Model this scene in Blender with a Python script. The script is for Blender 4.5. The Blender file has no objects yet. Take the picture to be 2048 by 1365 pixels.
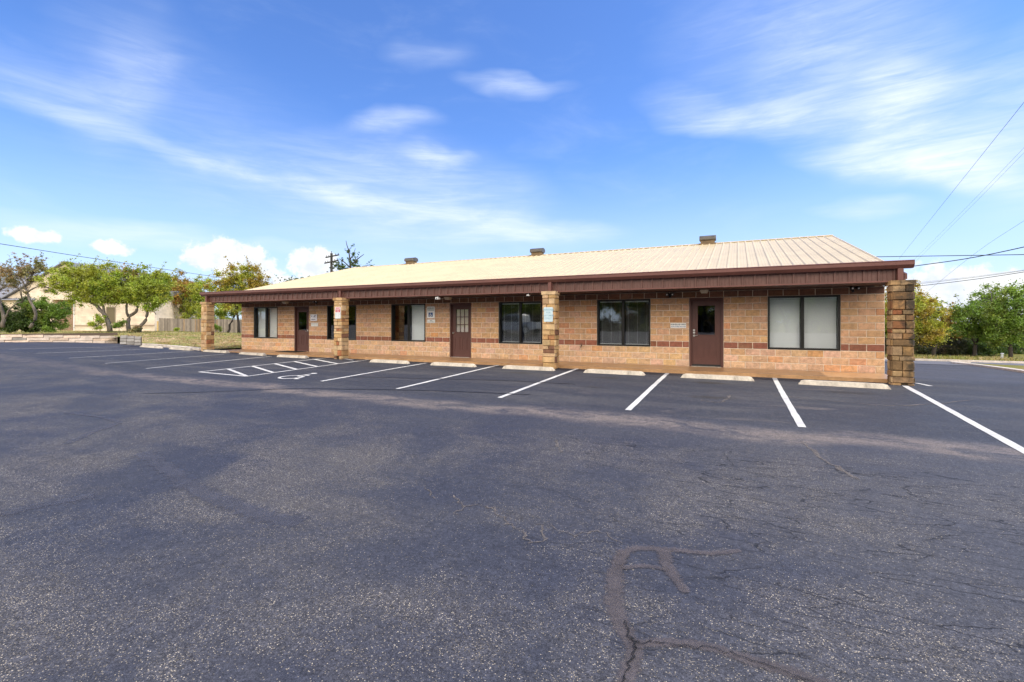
import bpy, math, random
import numpy as np
from mathutils import Vector
random.seed(7); rng = np.random.default_rng(7)
S = bpy.context.scene; C = S.collection
R = math.radians
# ------------------------------------------------------------------ camera
FPX, PX, PY = 967.41, 979.81, 645.47            # focal length and principal point of the photograph, in its pixels
CAM = np.array([-3.669, -17.092, 1.431]); YAW = R(27.107)
cd = bpy.data.cameras.new('camera'); cam = bpy.data.objects.new('camera', cd); C.objects.link(cam)
cd.sensor_width = 36; cd.lens = FPX / 2048 * 36
cd.shift_x = (1024 - PX) / 2048; cd.shift_y = -(682.5 - PY) / 2048
cd.clip_start = .1; cd.clip_end = 4000
cam.location = CAM; cam.rotation_euler = (R(90), 0, YAW); S.camera = cam
# ------------------------------------------------------------------ light
SUN_EL, SUN_AZ = 57, 82                          # azimuth measured from +Y towards +X
S.view_settings.view_transform = 'Standard'; S.view_settings.look = 'None'
S.view_settings.exposure = 0.62; S.view_settings.gamma = 1
S.cycles.max_bounces = 6; S.cycles.transparent_max_bounces = 12; S.cycles.sample_clamp_indirect = 6
try: S.cycles.use_denoising = True
except Exception: pass
sl = bpy.data.lights.new('sun', 'SUN'); so = bpy.data.objects.new('sun', sl); C.objects.link(so)
sl.energy = 2.3; sl.angle = R(.55); sl.color = (1, .95, .87)
sv = Vector((math.sin(R(SUN_AZ)) * math.cos(R(SUN_EL)), math.cos(R(SUN_AZ)) * math.cos(R(SUN_EL)), math.sin(R(SUN_EL))))
so.rotation_euler = sv.to_track_quat('Z', 'Y').to_euler(); so.location = (30, 0, 40)

def pix_dir(x, y):
    t = (x - PX) / FPX; c, s = math.cos(YAW), math.sin(YAW)
    return np.array([t * c - s, c + t * s, (PY - y) / FPX])
def azel(x, y):
    d = pix_dir(x, y); d = d / np.linalg.norm(d)
    return math.atan2(d[0], d[1]), math.asin(d[2])

class NT:
    """small helper to write node expressions"""
    def __init__(s, nt): s.nt = nt; s.L = nt.links
    def n(s, t, **k):
        o = s.nt.nodes.new(t)
        for a, b in k.items(): setattr(o, a, b)
        return o
    def put(s, sock, v):
        if isinstance(v, bpy.types.NodeSocket): s.L.new(v, sock)
        else: sock.default_value = v
    def m(s, op, a, b=0., c=None, clamp=False):
        o = s.n('ShaderNodeMath', operation=op, use_clamp=clamp); s.put(o.inputs[0], a)
        s.put(o.inputs[1], b)
        if c is not None: s.put(o.inputs[2], c)
        return o.outputs[0]
    def mix(s, f, a, b, blend='MIX'):
        o = s.n('ShaderNodeMix', data_type='RGBA', blend_type=blend); s.put(o.inputs[0], f)
        for i, v in ((6, a), (7, b)): s.put(o.inputs[i], v if isinstance(v, bpy.types.NodeSocket) else (*v, 1) if len(v) == 3 else v)
        return o.outputs[2]
    def ss(s, v, a, b, lo=0., hi=1.):
        o = s.n('ShaderNodeMapRange', interpolation_type='SMOOTHSTEP'); s.put(o.inputs[0], v)
        for i, x in enumerate((a, b, lo, hi)): s.put(o.inputs[1 + i], x)
        return o.outputs[0]
    def noise(s, vec, scale, detail=4, rough=.55, dist=0., out=0):
        o = s.n('ShaderNodeTexNoise'); 
        if vec is not None: s.L.new(vec, o.inputs['Vector'])
        o.inputs['Scale'].default_value = scale; o.inputs['Detail'].default_value = detail
        o.inputs['Roughness'].default_value = rough; o.inputs['Distortion'].default_value = dist
        return o.outputs[out]
    def mapv(s, vec, scale=(1, 1, 1), rot=(0, 0, 0), loc=(0, 0, 0)):
        o = s.n('ShaderNodeMapping'); s.L.new(vec, o.inputs[0])
        o.inputs[1].default_value = loc; o.inputs[2].default_value = rot; o.inputs[3].default_value = scale
        return o.outputs[0]

# ------------------------------------------------------------------ sky with its clouds
W = bpy.data.worlds.new('World'); S.world = W; W.use_nodes = True
nt = W.node_tree; nt.nodes.clear(); N = NT(nt)
sky = N.n('ShaderNodeTexSky', sky_type='NISHITA', sun_disc=False)
sky.sun_elevation = R(SUN_EL); sky.sun_rotation = R(SUN_AZ); sky.altitude = 300
sky.air_density = 1.0; sky.dust_density = .6; sky.ozone_density = 2.2
hs = N.n('ShaderNodeHueSaturation'); hs.inputs['Saturation'].default_value = 1.1; hs.inputs['Value'].default_value = 1.0
hs.inputs['Hue'].default_value = .507
nt.links.new(sky.outputs[0], hs.inputs['Color'])
tc = N.n('ShaderNodeTexCoord'); sx = N.n('ShaderNodeSeparateXYZ'); nt.links.new(tc.outputs['Generated'], sx.inputs[0])
az = N.m('ARCTAN2', sx.outputs[0], sx.outputs[1]); el = N.m('ARCSINE', sx.outputs[2])
cb = N.n('ShaderNodeCombineXYZ'); N.put(cb.inputs[0], az); N.put(cb.inputs[1], el)
wv = N.noise(N.mapv(cb.outputs[0], (3, 5, 1)), 1.6, 3, .55, 0, 1)
sw = N.n('ShaderNodeSeparateColor'); nt.links.new(wv, sw.inputs[0])
azw = N.m('ADD', az, N.m('MULTIPLY', N.m('SUBTRACT', sw.outputs[0], .5), .12))
elw = N.m('ADD', el, N.m('MULTIPLY', N.m('SUBTRACT', sw.outputs[1], .5), .07))
fib = N.noise(N.mapv(cb.outputs[0], (3.2, 15, 1), (0, 0, R(-8))), 2.2, 9, .62, .6)
fib2 = N.noise(N.mapv(cb.outputs[0], (2.0, 22, 1), (0, 0, R(14)), (2, 5, 0)), 3.0, 8, .65, .9)
fibm = N.m('MULTIPLY', N.ss(fib, .26, .72, .50, 1.0), N.ss(fib2, .28, .70, .75, 1.08))
# cirrus: end points in the photograph, half width (px), strength
CIR = [((-160, 100), (300, 215), 34, .24), ((-120, 150), (280, 275), 14, .34), ((200, 240), (560, 365), 16, .40), ((480, 335), (880, 435), 20, .38), ((780, 405), (1230, 482), 28, .42), ((300, 290), (1100, 410), 90, .22),
       ((-100, 430), (480, 480), 24, .62), ((300, 475), (700, 500), 12, .3), ((150, 100), (330, 220), 110, .22), ((60, 20), (420, 110), 70, .12),
       ((680, 252), (900, 238), 22, .5), ((790, 300), (960, 314), 18, .42), ((900, 160), (1170, 168), 18, .5), ((740, 95), (960, 110), 26, .22),
       ((1270, 185), (1520, 255), 34, .42), ((1360, 245), (1760, 215), 34, .5), ((1650, 225), (1960, 140), 46, .5), ((1500, 110), (2000, 150), 120, .42), ((1300, 60), (1800, 90), 110, .22),
       ((1600, 318), (2100, 262), 50, .52), ((1560, 305), (2150, 350), 30, .46), ((1700, 220), (2200, 200), 90, .3), ((1600, 415), (1840, 418), 16, .4),
       ((860, 470), (1260, 470), 26, .34), ((1750, 345), (2200, 365), 26, .4), ((400, 400), (1100, 440), 130, .22), ((-100, 150), (700, 330), 130, .16), ((1900, 240), (2300, 280), 120, .36), ((600, 330), (1150, 440), 100, .2)]
tot = None
for (a, b, w, amp) in CIR:
    A, B = azel(*a), azel(*b); cu, cv = (A[0] + B[0]) / 2, (A[1] + B[1]) / 2
    du, dv = B[0] - A[0], B[1] - A[1]; ln = math.hypot(du, dv) / 2; ca, sa = du / (2 * ln), dv / (2 * ln)
    ww = w / FPX * .9
    u = N.m('SUBTRACT', azw, cu); v = N.m('SUBTRACT', elw, cv)
    s_ = N.m('MULTIPLY', N.m('ADD', N.m('MULTIPLY', u, ca), N.m('MULTIPLY', v, sa)), 1 / (ln * 1.12))
    t_ = N.m('MULTIPLY', N.m('SUBTRACT', N.m('MULTIPLY', v, ca), N.m('MULTIPLY', u, sa)), 1 / (ww * 1.5))
    q = N.m('SUBTRACT', 1., N.m('ADD', N.m('MULTIPLY', s_, s_), N.m('MULTIPLY', t_, t_)), clamp=True)
    k = N.m('MULTIPLY', N.m('POWER', q, 1.6), amp * 1.0)
    tot = k if tot is None else N.m('ADD', tot, k)
cir = N.m('MULTIPLY', tot, fibm, clamp=True)
thin = N.m('MULTIPLY', N.ss(N.noise(N.mapv(cb.outputs[0], (2, 6, 1), (0, 0, R(10))), 1.7, 7, .6, .4), .46, .85), .14)
cir = N.m('MAXIMUM', cir, thin)
# cumulus low over the horizon: centre px, half sizes px
CUM = [((452, 516), 74, 36, .95), ((498, 538), 58, 36, .95), ((405, 520), 46, 22, .85), ((628, 528), 46, 36, 1), ((640, 545), 46, 24, .9), ((72, 472), 30, 14, .8), ((224, 497), 38, 13, .75),
       ((1880, 575), 80, 34, 1), ((1975, 572), 80, 26, 1), ((1900, 610), 130, 60, .8), ((2080, 600), 90, 40, .8), ((560, 570), 70, 20, .7)]
puff = N.noise(cb.outputs[0], 26, 7, .62)
puff2 = N.noise(N.mapv(cb.outputs[0], (1, 1, 1), (0, 0, 0), (3, 1, 0)), 60, 5, .6)
cum = None
for (c0, hw, hh, amp) in CUM:
    A = azel(*c0)
    u = N.m('MULTIPLY', N.m('SUBTRACT', az, A[0]), FPX / hw * .95); v = N.m('MULTIPLY', N.m('SUBTRACT', el, A[1]), FPX / hh * .95)
    q = N.m('MULTIPLY', N.m('SUBTRACT', 1.15, N.m('SQRT', N.m('ADD', N.m('MULTIPLY', u, u), N.m('MULTIPLY', v, v)))), amp)
    cum = q if cum is None else N.m('MAXIMUM', cum, q)
cq = N.m('ADD', cum, N.m('ADD', N.m('MULTIPLY', N.m('SUBTRACT', puff, .5), 1.5), N.m('MULTIPLY', N.m('SUBTRACT', puff2, .5), .6)))
cumm = N.ss(cq, .20, .52, 0, .96)
body = N.mix(N.ss(puff, .3, .62), (4.9, 5.3, 6.2), (6.3, 6.35, 6.4))
bg = N.n('ShaderNodeBackground'); bg.inputs[1].default_value = .115
hz = N.ss(el, .0, .34, 1, 0)
skyb = N.mix(1., hs.outputs[0], (.87, 1.11, 1.42), 'MULTIPLY')
skyc = N.mix(N.m('MULTIPLY', hz, .68), skyb, (4.3, 4.95, 6.6))
c1 = N.mix(cir, skyc, (5.6, 6.2, 7.2)); c2 = N.mix(cumm, c1, body)
# cloud bank added unseen behind the camera to brighten the shaded facade
bank = N.m('MULTIPLY', N.ss(N.m('MULTIPLY', sx.outputs[1], -1.), .02, .35), N.m('MULTIPLY', N.ss(el, .08, .22), N.ss(el, .62, .98, 1, 0)))
bank = N.m('MULTIPLY', bank, N.ss(N.noise(tc.outputs['Generated'], 2.2, 7, .6), .30, .46, .55, 1.))
c2 = N.mix(bank, c2, (23., 21.2, 18.8))
nt.links.new(c2, bg.inputs[0]); wo = N.n('ShaderNodeOutputWorld'); nt.links.new(bg.outputs[0], wo.inputs[0])

# ------------------------------------------------------------------ helpers
def tag(o, label=None, cat=None, group=None, kind=None):
    if label: o['label'] = label
    if cat: o['category'] = cat
    if group: o['group'] = group
    if kind: o['kind'] = kind
    return o
def empty(name, loc=(0, 0, 0), rz=0, label=None, cat=None, group=None):
    o = bpy.data.objects.new(name, None); C.objects.link(o); o.location = loc; o.rotation_euler = (0, 0, rz); o.empty_display_size = .2
    return tag(o, label, cat, group)
class MB:
    def __init__(s): s.v = []; s.f = []; s.c = []; s.col = None
    def face(s, pts, col=None):
        k = len(s.v); s.v += [tuple(p) for p in pts]; s.f.append(tuple(range(k, k + len(pts)))); s.c.append(col or s.col or (1, 1, 1))
    def box(s, x0, x1, y0, y1, z0, z1, col=None):
        k = len(s.v); s.v += [(x, y, z) for z in (z0, z1) for (x, y) in ((x0, y0), (x1, y0), (x1, y1), (x0, y1))]
        for f in ((3, 2, 1, 0), (4, 5, 6, 7), (0, 1, 5, 4), (1, 2, 6, 5), (2, 3, 7, 6), (3, 0, 4, 7)):
            s.f.append(tuple(k + i for i in f)); s.c.append(col or s.col or (1, 1, 1))
    def grid(s, P, col=None, flip=False):
        P = np.asarray(P); h, w = P.shape[:2]; k = len(s.v); s.v += [tuple(p) for p in P.reshape(-1, 3)]
        for j in range(h - 1):
            for i in range(w - 1):
                q = (k + j * w + i, k + j * w + i + 1, k + (j + 1) * w + i + 1, k + (j + 1) * w + i)
                s.f.append(q[::-1] if flip else q); s.c.append(col or s.col or (1, 1, 1))
    def prism(s, poly, axis, a, b, col=None):
        """extrude a 2-D outline along an axis"""
        def P(u, v, w): return {'x': (w, u, v), 'y': (u, w, v), 'z': (u, v, w)}[axis]
        k = len(s.v); n = len(poly)
        s.v += [P(u, v, a) for u, v in poly] + [P(u, v, b) for u, v in poly]
        for i in range(n):
            j = (i + 1) % n; s.f.append((k + i, k + j, k + n + j, k + n + i)); s.c.append(col or s.col or (1, 1, 1))
        s.f.append(tuple(k + i for i in range(n))[::-1]); s.f.append(tuple(k + n + i for i in range(n))); s.c += [col or s.col or (1, 1, 1)] * 2
    def tube(s, pts, rad, seg=6, col=None):
        pts = [np.array(p, float) for p in pts]; rad = rad if hasattr(rad, '__len__') else [rad] * len(pts)
        k = len(s.v); up = np.array([0.13, .31, 1.])
        for i, p in enumerate(pts):
            d = pts[min(i + 1, len(pts) - 1)] - pts[max(i - 1, 0)]; d = d / (np.linalg.norm(d) + 1e-9)
            a = np.cross(d, up if abs(d[2]) < .9 else np.array([1., .2, 0])); a /= np.linalg.norm(a); b = np.cross(d, a)
            for q in range(seg):
                t = 2 * math.pi * q / seg; s.v.append(tuple(p + rad[i] * (a * math.cos(t) + b * math.sin(t))))
        for i in range(len(pts) - 1):
            for q in range(seg):
                r = (q + 1) % seg; s.f.append((k + i * seg + q, k + i * seg + r, k + (i + 1) * seg + r, k + (i + 1) * seg + q)); s.c.append(col or s.col or (1, 1, 1))
        e = k + (len(pts) - 1) * seg
        s.f.append(tuple(k + q for q in range(seg))[::-1]); s.f.append(tuple(e + q for q in range(seg))); s.c += [col or s.col or (1, 1, 1)] * 2
    def build(s, name, mat, parent=None, smooth=False, color=False, loc=None):
        me = bpy.data.meshes.new(name); me.from_pydata(s.v, [], s.f); me.update()
        if color:
            at = me.color_attributes.new('Col', 'FLOAT_COLOR', 'CORNER'); buf = []
            for f, c in zip(s.f, s.c): buf += [c[0], c[1], c[2], 1.] * len(f)
            at.data.foreach_set('color', buf)
        if smooth: me.polygons.foreach_set('use_smooth', [True] * len(me.polygons))
        o = bpy.data.objects.new(name, me); C.objects.link(o); me.materials.append(mat)
        if parent: o.parent = parent
        if loc is not None: o.location = loc
        return o
def copy_tree(o, parent=None):
    c = o.copy(); C.objects.link(c); c.parent = parent
    for ch in list(o.children): copy_tree(ch, c)
    return c

MATS = {}
def mat(name, col, rough=.6, var=.0, vs=8., bump=0., bs=60., metal=0., spec=.4, attr=False, coat=0., stretch=(1, 1, 1), dirt=0., dirtcol=(.05, .04, .03), ds=1.5):
    if name in MATS: return MATS[name]
    m = bpy.data.materials.new(name); m.use_nodes = True; MATS[name] = m
    N = NT(m.node_tree); b = m.node_tree.nodes['Principled BSDF']
    b.inputs['Roughness'].default_value = rough; b.inputs['Metallic'].default_value = metal; b.inputs['Specular IOR Level'].default_value = spec
    if coat: b.inputs['Coat Weight'].default_value = coat
    tc = N.n('ShaderNodeTexCoord'); ob = N.mapv(tc.outputs['Object'], stretch)
    if attr: c = N.n('ShaderNodeVertexColor', layer_name='Col').outputs[0]
    else:
        c = N.n('ShaderNodeRGB'); c.outputs[0].default_value = (*col, 1); c = c.outputs[0]
    if var:
        f = N.noise(ob, vs, 6, .6); c = N.mix(1., c, N.mix(N.ss(f, .25, .75), (1 - var,) * 3, (1 + var,) * 3), 'MULTIPLY')
        f2 = N.noise(ob, vs * 6, 4, .6); c = N.mix(1., c, N.mix(N.ss(f2, .3, .7), (1 - var * .6,) * 3, (1 + var * .6,) * 3), 'MULTIPLY')
    if dirt:
        f = N.noise(tc.outputs['Object'], ds, 8, .65, .5); c = N.mix(N.ss(f, .62 - dirt * .3, .78, 0, .85), c, dirtcol)
    m.node_tree.links.new(c, b.inputs['Base Color'])
    if bump:
        bn = N.n('ShaderNodeBump'); bn.inputs['Strength'].default_value = bump; bn.inputs['Distance'].default_value = .02
        m.node_tree.links.new(N.noise(ob, bs, 6, .65), bn.inputs['Height']); m.node_tree.links.new(bn.outputs[0], b.inputs['Normal'])
    return m

# ------------------------------------------------------------------ lie of the land
def sp(x, w=1.5): return w * np.log1p(np.exp(np.clip(x / w, -40, 40)))
def zlot(X, Y):
    X = np.asarray(X, float); Y = np.asarray(Y, float)
    z = -.09 + .024 * np.minimum(Y + 1.6, 0)
    k = np.clip(.02 + .0044 * (-2.4 - Y), .012, .044)
    r = k * sp(-X - 23); z = z + np.where(r < .3, r, .3 + .25 * np.tanh((r - .3) / .25))
    z = z + .30 * np.maximum(-Y - 17.8, 0) * np.exp(-np.maximum(-Y - 17.8, 0) / 12)
    right = 1 / (1 + np.exp(-(X - 1) / .8))
    z = z - right * np.where(Y > -1, .036 * np.minimum(Y + 1, 30), 0)
    return z
def G(x, y, zf=None):
    """where the sight line of a pixel meets the ground"""
    zf = zf or zlot; v = pix_dir(x, y); d = 10.
    for _ in range(200):
        P = CAM + v * d; dz = P[2] - float(zf(P[0], P[1])); d -= dz / v[2] * .6 if abs(v[2]) > 1e-6 else 0; d = min(max(d, .5), 300)
    P = CAM + v * d; return np.array([P[0], P[1], float(zf(P[0], P[1]))])
def AT(x, y, d): return CAM + pix_dir(x, y) * d                 # point at a given depth
def onY(x, y, Y): v = pix_dir(x, y); return CAM + v * (Y - CAM[1]) / v[1]

# lawn heights (left side): control points
RW0 = G(-60, 686.2); RW1 = G(236, 687.2)
LC = []
for x in (-60, 60, 150, 232): P = RW0 + (RW1 - RW0) * (x + 60) / 296; LC.append((P[0], P[1], P[2] + .49))
for x, y, d in ((-80, 660.5, 57), (60, 661, 57), (150, 661.5, 57), (230, 662.5, 57), (312, 665, 57), (340, 667, 55), (400, 668.5, 55), (470, 669.5, 55), (220, 663, 44), (282, 664, 44)):
    P = AT(x, y, d); LC.append(tuple(P))
for x, y in ((262, 691), (300, 693), (350, 697), (398, 701)): P = G(x, y); LC.append((P[0], P[1], P[2] + .07))
LC += [(-28.3, 3, .02), (-28.3, 10, .1), (-29, 20, .15), (-20, 40, .2), (0, 45, -.5), (-60, 80, .6), (-120, 60, 1), (-80, 0, 1.0)]
LC = np.array(LC)
def zlawn(X, Y):
    X = np.asarray(X, float); Y = np.asarray(Y, float)
    d2 = (X[..., None] - LC[:, 0]) ** 2 + (Y[..., None] - LC[:, 1]) ** 2 + 1.2
    w = d2 ** -1.6; return (w * LC[:, 2]).sum(-1) / w.sum(-1)

# ------------------------------------------------------------------ ground materials
CRA = 27
def asphalt_mat():
    m = bpy.data.materials.new('asphalt'); m.use_nodes = True; N = NT(m.node_tree); L = m.node_tree.links; b = m.node_tree.nodes['Principled BSDF']
    tc = N.n('ShaderNodeTexCoord'); ob = tc.outputs['Object']; s = N.n('ShaderNodeSeparateXYZ'); L.new(ob, s.inputs[0])
    X, Y = s.outputs[0], s.outputs[1]
    n1 = N.noise(ob, .32, 7, .62, .6); n2 = N.noise(N.mapv(ob, (.35, 1.5, 1), (0, 0, R(4))), .8, 6, .6, .4); n3 = N.noise(ob, 1.7, 6, .65, .5)
    ng = N.noise(ob, 38, 3, .7); nf = N.noise(ob, 150, 2, .6)
    seal = N.mix(N.ss(n1, .35, .68), (.034, .0365, .052), (.043, .045, .059))
    seal = N.mix(N.ss(n2, .50, .74, 0, .55), seal, (.074, .069, .070))
    seal = N.mix(N.ss(n3, .55, .75, 0, .25), seal, (.030, .032, .046))
    # to the right the seal coat is older and greyer
    right = N.ss(N.m('ADD', X, N.m('MULTIPLY', n1, 6)), -4., 4.)
    seal = N.mix(N.m('MULTIPLY', right, .6), seal, (.072, .071, .078))
    # stalls, freshly sealed and darker
    yy = N.m('ADD', Y, N.m('MULTIPLY', N.m('SUBTRACT', n3, .5), 1.1))
    stall = N.m('MULTIPLY', N.ss(yy, -8.2, -7.7), N.ss(Y, -.5, 1., 1, 0))
    stall = N.m('MULTIPLY', stall, N.ss(X, -30., -24.))
    st = N.mix(N.ss(n2, .45, .7), (.034, .036, .046), (.064, .062, .066))
    col = N.mix(N.m('MULTIPLY', stall, .75), seal, st)
    # worn pale strip where cars turn in
    yb = N.m('ADD', N.m('ADD', Y, 8.55), N.m('MULTIPLY', N.m('SUBTRACT', n1, .5), 1.6))
    band = N.ss(N.m('ABSOLUTE', yb), .10, .62, 1, 0)
    edge = N.noise(N.mapv(ob, (.9, 1.7, 1)), 1.6, 9, .72, .8)
    band = N.m('MULTIPLY', N.m('MULTIPLY', band, N.ss(edge, .34, .6)), N.ss(X, -26., -17., .35, 1.))
    col = N.mix(N.m('MULTIPLY', band, .85), col, (.165, .135, .120))
    tan2 = N.m('MULTIPLY', N.ss(N.noise(N.mapv(ob, (.5, 1.8, 1), (0, 0, R(12)), (4, 2, 0)), .9, 8, .7, .8), .58, .74), stall)
    col = N.mix(N.m('MULTIPLY', tan2, .6), col, (.135, .113, .102))
    # bare aggregate: pale stones where the coat has worn off
    vo = N.n('ShaderNodeTexVoronoi', feature='F1'); L.new(ob, vo.inputs['Vector']); vo.inputs['Scale'].default_value = 118
    sc = N.n('ShaderNodeSeparateColor'); L.new(vo.outputs['Color'], sc.inputs[0])
    worn = N.ss(N.noise(N.mapv(ob, (1, 1, 1), (0, 0, .4), (9, 3, 0)), .55, 8, .66, .5), .40, .66)
    worn = N.m('MULTIPLY', worn, N.ss(N.m('ADD', Y, N.m('MULTIPLY', n1, 3)), -9.4, -7.0, 1, .12))
    thr = N.m('SUBTRACT', .975, N.m('MULTIPLY', worn, .33))
    col = N.mix(N.m('MULTIPLY', worn, .35), col, (.090, .080, .072))
    stone = N.m('MULTIPLY', N.m('GREATER_THAN', sc.outputs[0], thr), N.ss(vo.outputs['Distance'], .25, .52, 1, 0))
    stc = N.mix(sc.outputs[1], (.13, .112, .09), (.44, .37, .275))
    col = N.mix(N.m('MULTIPLY', stone, .92), col, stc)
    cell = N.mix(sc.outputs[2], (.50,) * 3, (1.55,) * 3)
    col = N.mix(N.m('ADD', .35, N.m('MULTIPLY', worn, .65)), col, N.mix(1., col, cell, 'MULTIPLY'))
    col = N.mix(1., col, N.mix(N.ss(nf, .25, .75), (.66,) * 3, (1.36,) * 3), 'MULTIPLY')
    col = N.mix(1., col, N.mix(N.ss(ng, .3, .7), (.76,) * 3, (1.24,) * 3), 'MULTIPLY')
    col = N.mix(1., col, N.mix(N.ss(N.noise(ob, 11, 5, .75), .3, .7), (.84,) * 3, (1.16,) * 3), 'MULTIPLY')
    # hairline shrinkage cracks, mostly across the right
    wob = N.mapv(ob, (.8, 3.6, 1), (0, 0, R(CRA)))
    vc = N.n('ShaderNodeTexVoronoi', feature='DISTANCE_TO_EDGE'); vc.inputs['Scale'].default_value = 1.9
    av = N.n('ShaderNodeVectorMath', operation='ADD'); L.new(wob, av.inputs[0])
    nz = N.noise(ob, 3.5, 5, .65, 0, 1); sv_ = N.n('ShaderNodeVectorMath', operation='SCALE'); L.new(nz, sv_.inputs[0]); sv_.inputs[3].default_value = .32; L.new(sv_.outputs[0], av.inputs[1])
    L.new(av.outputs[0], vc.inputs['Vector'])
    crk = N.m('MULTIPLY', N.ss(vc.outputs['Distance'], .006, .030, 1, 0), N.ss(N.noise(ob, 2.2, 4, .6), .40, .56))
    crk = N.m('MULTIPLY', crk, N.m('MULTIPLY', N.ss(N.m('ADD', X, N.m('MULTIPLY', Y, .35)), -11.5, -7.5), N.ss(Y, -9.2, -10.2, 0, 1)))
    col = N.mix(N.m('MULTIPLY', crk, .9), col, (.014, .014, .017))
    # oil and damp stains under the engines
    for (sx_, sy_, r, k) in ((-4.3, -3.35, .5, .6), (-4.15, -5.6, .55, .6), (-7.0, -3.4, .45, .5), (-12.5, -3.2, .6, .55), (-9.7, -3.3, .5, .45), (-6.9, -5.2, .5, .35), (-1.4, -3.8, .6, .45), (-15.4, -3.6, .6, .35)):
        dx = N.m('SUBTRACT', X, sx_); dy = N.m('MULTIPLY', N.m('SUBTRACT', Y, sy_), 2.2)
        dd = N.m('ADD', N.m('SQRT', N.m('ADD', N.m('MULTIPLY', dx, dx), N.m('MULTIPLY', dy, dy))), N.m('MULTIPLY', N.m('SUBTRACT', n3, .5), 1.2))
        col = N.mix(N.ss(dd, r * .25, r * 1.15, k, 0), col, (.030, .024, .017))
    col = N.mix(1., col, (1.10, 1.10, 1.07), 'MULTIPLY')
    L.new(col, b.inputs['Base Color']); b.inputs['Specular IOR Level'].default_value = .22
    rg = N.mix(N.ss(n1, .3, .7), (.62,) * 3, (.8,) * 3); L.new(rg, b.inputs['Roughness'])
    h = N.m('ADD', N.m('MULTIPLY', nf, .5), N.m('ADD', N.m('MULTIPLY', N.m('SUBTRACT', 1., vo.outputs['Distance']), .6), N.m('MULTIPLY', crk, -2.)))
    bn = N.n('ShaderNodeBump'); bn.inputs['Strength'].default_value = .55; bn.inputs['Distance'].default_value = .006; L.new(h, bn.inputs['Height']); L.new(bn.outputs[0], b.inputs['Normal'])
    return m
M_ASPH = asphalt_mat()
def grass_mat(name, g1, g2, straw, k):
    m = bpy.data.materials.new(name); m.use_nodes = True; N = NT(m.node_tree); L = m.node_tree.links; b = m.node_tree.nodes['Principled BSDF']
    ob = N.n('ShaderNodeTexCoord').outputs['Object']
    c = N.mix(N.ss(N.noise(ob, 5, 6, .7), .3, .7), g1, g2)
    c = N.mix(N.ss(N.noise(ob, .45, 8, .7, .5), .62 - k * .3, .70 - k * .1), c, straw)
    c = N.mix(1., c, N.mix(N.ss(N.noise(ob, 40, 4, .7), .25, .75), (.6,) * 3, (1.4,) * 3), 'MULTIPLY')
    L.new(c, b.inputs['Base Color']); b.inputs['Roughness'].default_value = .95; b.inputs['Specular IOR Level'].default_value = .1
    bn = N.n('ShaderNodeBump'); bn.inputs['Strength'].default_value = .9; bn.inputs['Distance'].default_value = .05; L.new(N.noise(ob, 22, 6, .7), bn.inputs['Height']); L.new(bn.outputs[0], b.inputs['Normal'])
    return m
M_LAWN = grass_mat('lawn_grass', (.16, .19, .045), (.27, .26, .075), (.46, .34, .18), .62)
M_VERGE = grass_mat('verge_grass', (.14, .15, .03), (.25, .22, .06), (.31, .23, .10), .45)
M_CONC = mat('concrete', (.50, .45, .37), .85, .16, 5, .35, 70, dirt=.15, dirtcol=(.28, .23, .17), ds=2.5)
M_KERB = mat('kerb_concrete', (.60, .53, .45), .88, .18, 3, .3, 60)

# ------------------------------------------------------------------ ground sheets (setting)
def sheet(name, xs, ys, zf, m, keep=None, dz=0.):
    Xg, Yg = np.meshgrid(xs, ys); Zg = zf(Xg, Yg) + dz
    mb = MB(); h, w = Xg.shape; mb.v = [tuple(p) for p in np.stack([Xg, Yg, Zg], -1).reshape(-1, 3)]
    for j in range(h - 1):
        for i in range(w - 1):
            if keep is None or keep((xs[i] + xs[i + 1]) / 2, (ys[j] + ys[j + 1]) / 2):
                mb.f.append((j * w + i, j * w + i + 1, (j + 1) * w + i + 1, (j + 1) * w + i)); mb.c.append((1, 1, 1))
    return tag(mb.build(name, m, smooth=True), kind='structure')
def zground(X, Y):
    X = np.asarray(X, float); Y = np.asarray(Y, float)
    z = np.minimum(zlot(X, Y), zlawn(X, Y)) - .25
    far = np.clip((np.hypot(X + 10, Y) - 60) / 200, 0, 1); return z * (1 - far) - 1.2 * far
ge = np.unique(np.concatenate([np.linspace(-1500, -90, 12), np.linspace(-90, 60, 61), np.linspace(60, 1500, 12)]))
sheet('ground', ge, ge, zground, M_VERGE)
lot = sheet('parking_lot', np.arange(-64, 40.01, 1.), np.arange(-46, 32.01, 1.), zlot, M_ASPH,
            keep=lambda x, y: (y < 0 and (x > -33 or (x - RW0[0]) * -(RW1 - RW0)[1] + (y - RW0[1]) * (RW1 - RW0)[0] < 1.2)) or (x > -.6 and y < 20.2))
lot['label'] = 'dark worn asphalt parking lot with painted stalls'; lot['category'] = 'parking lot'

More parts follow.
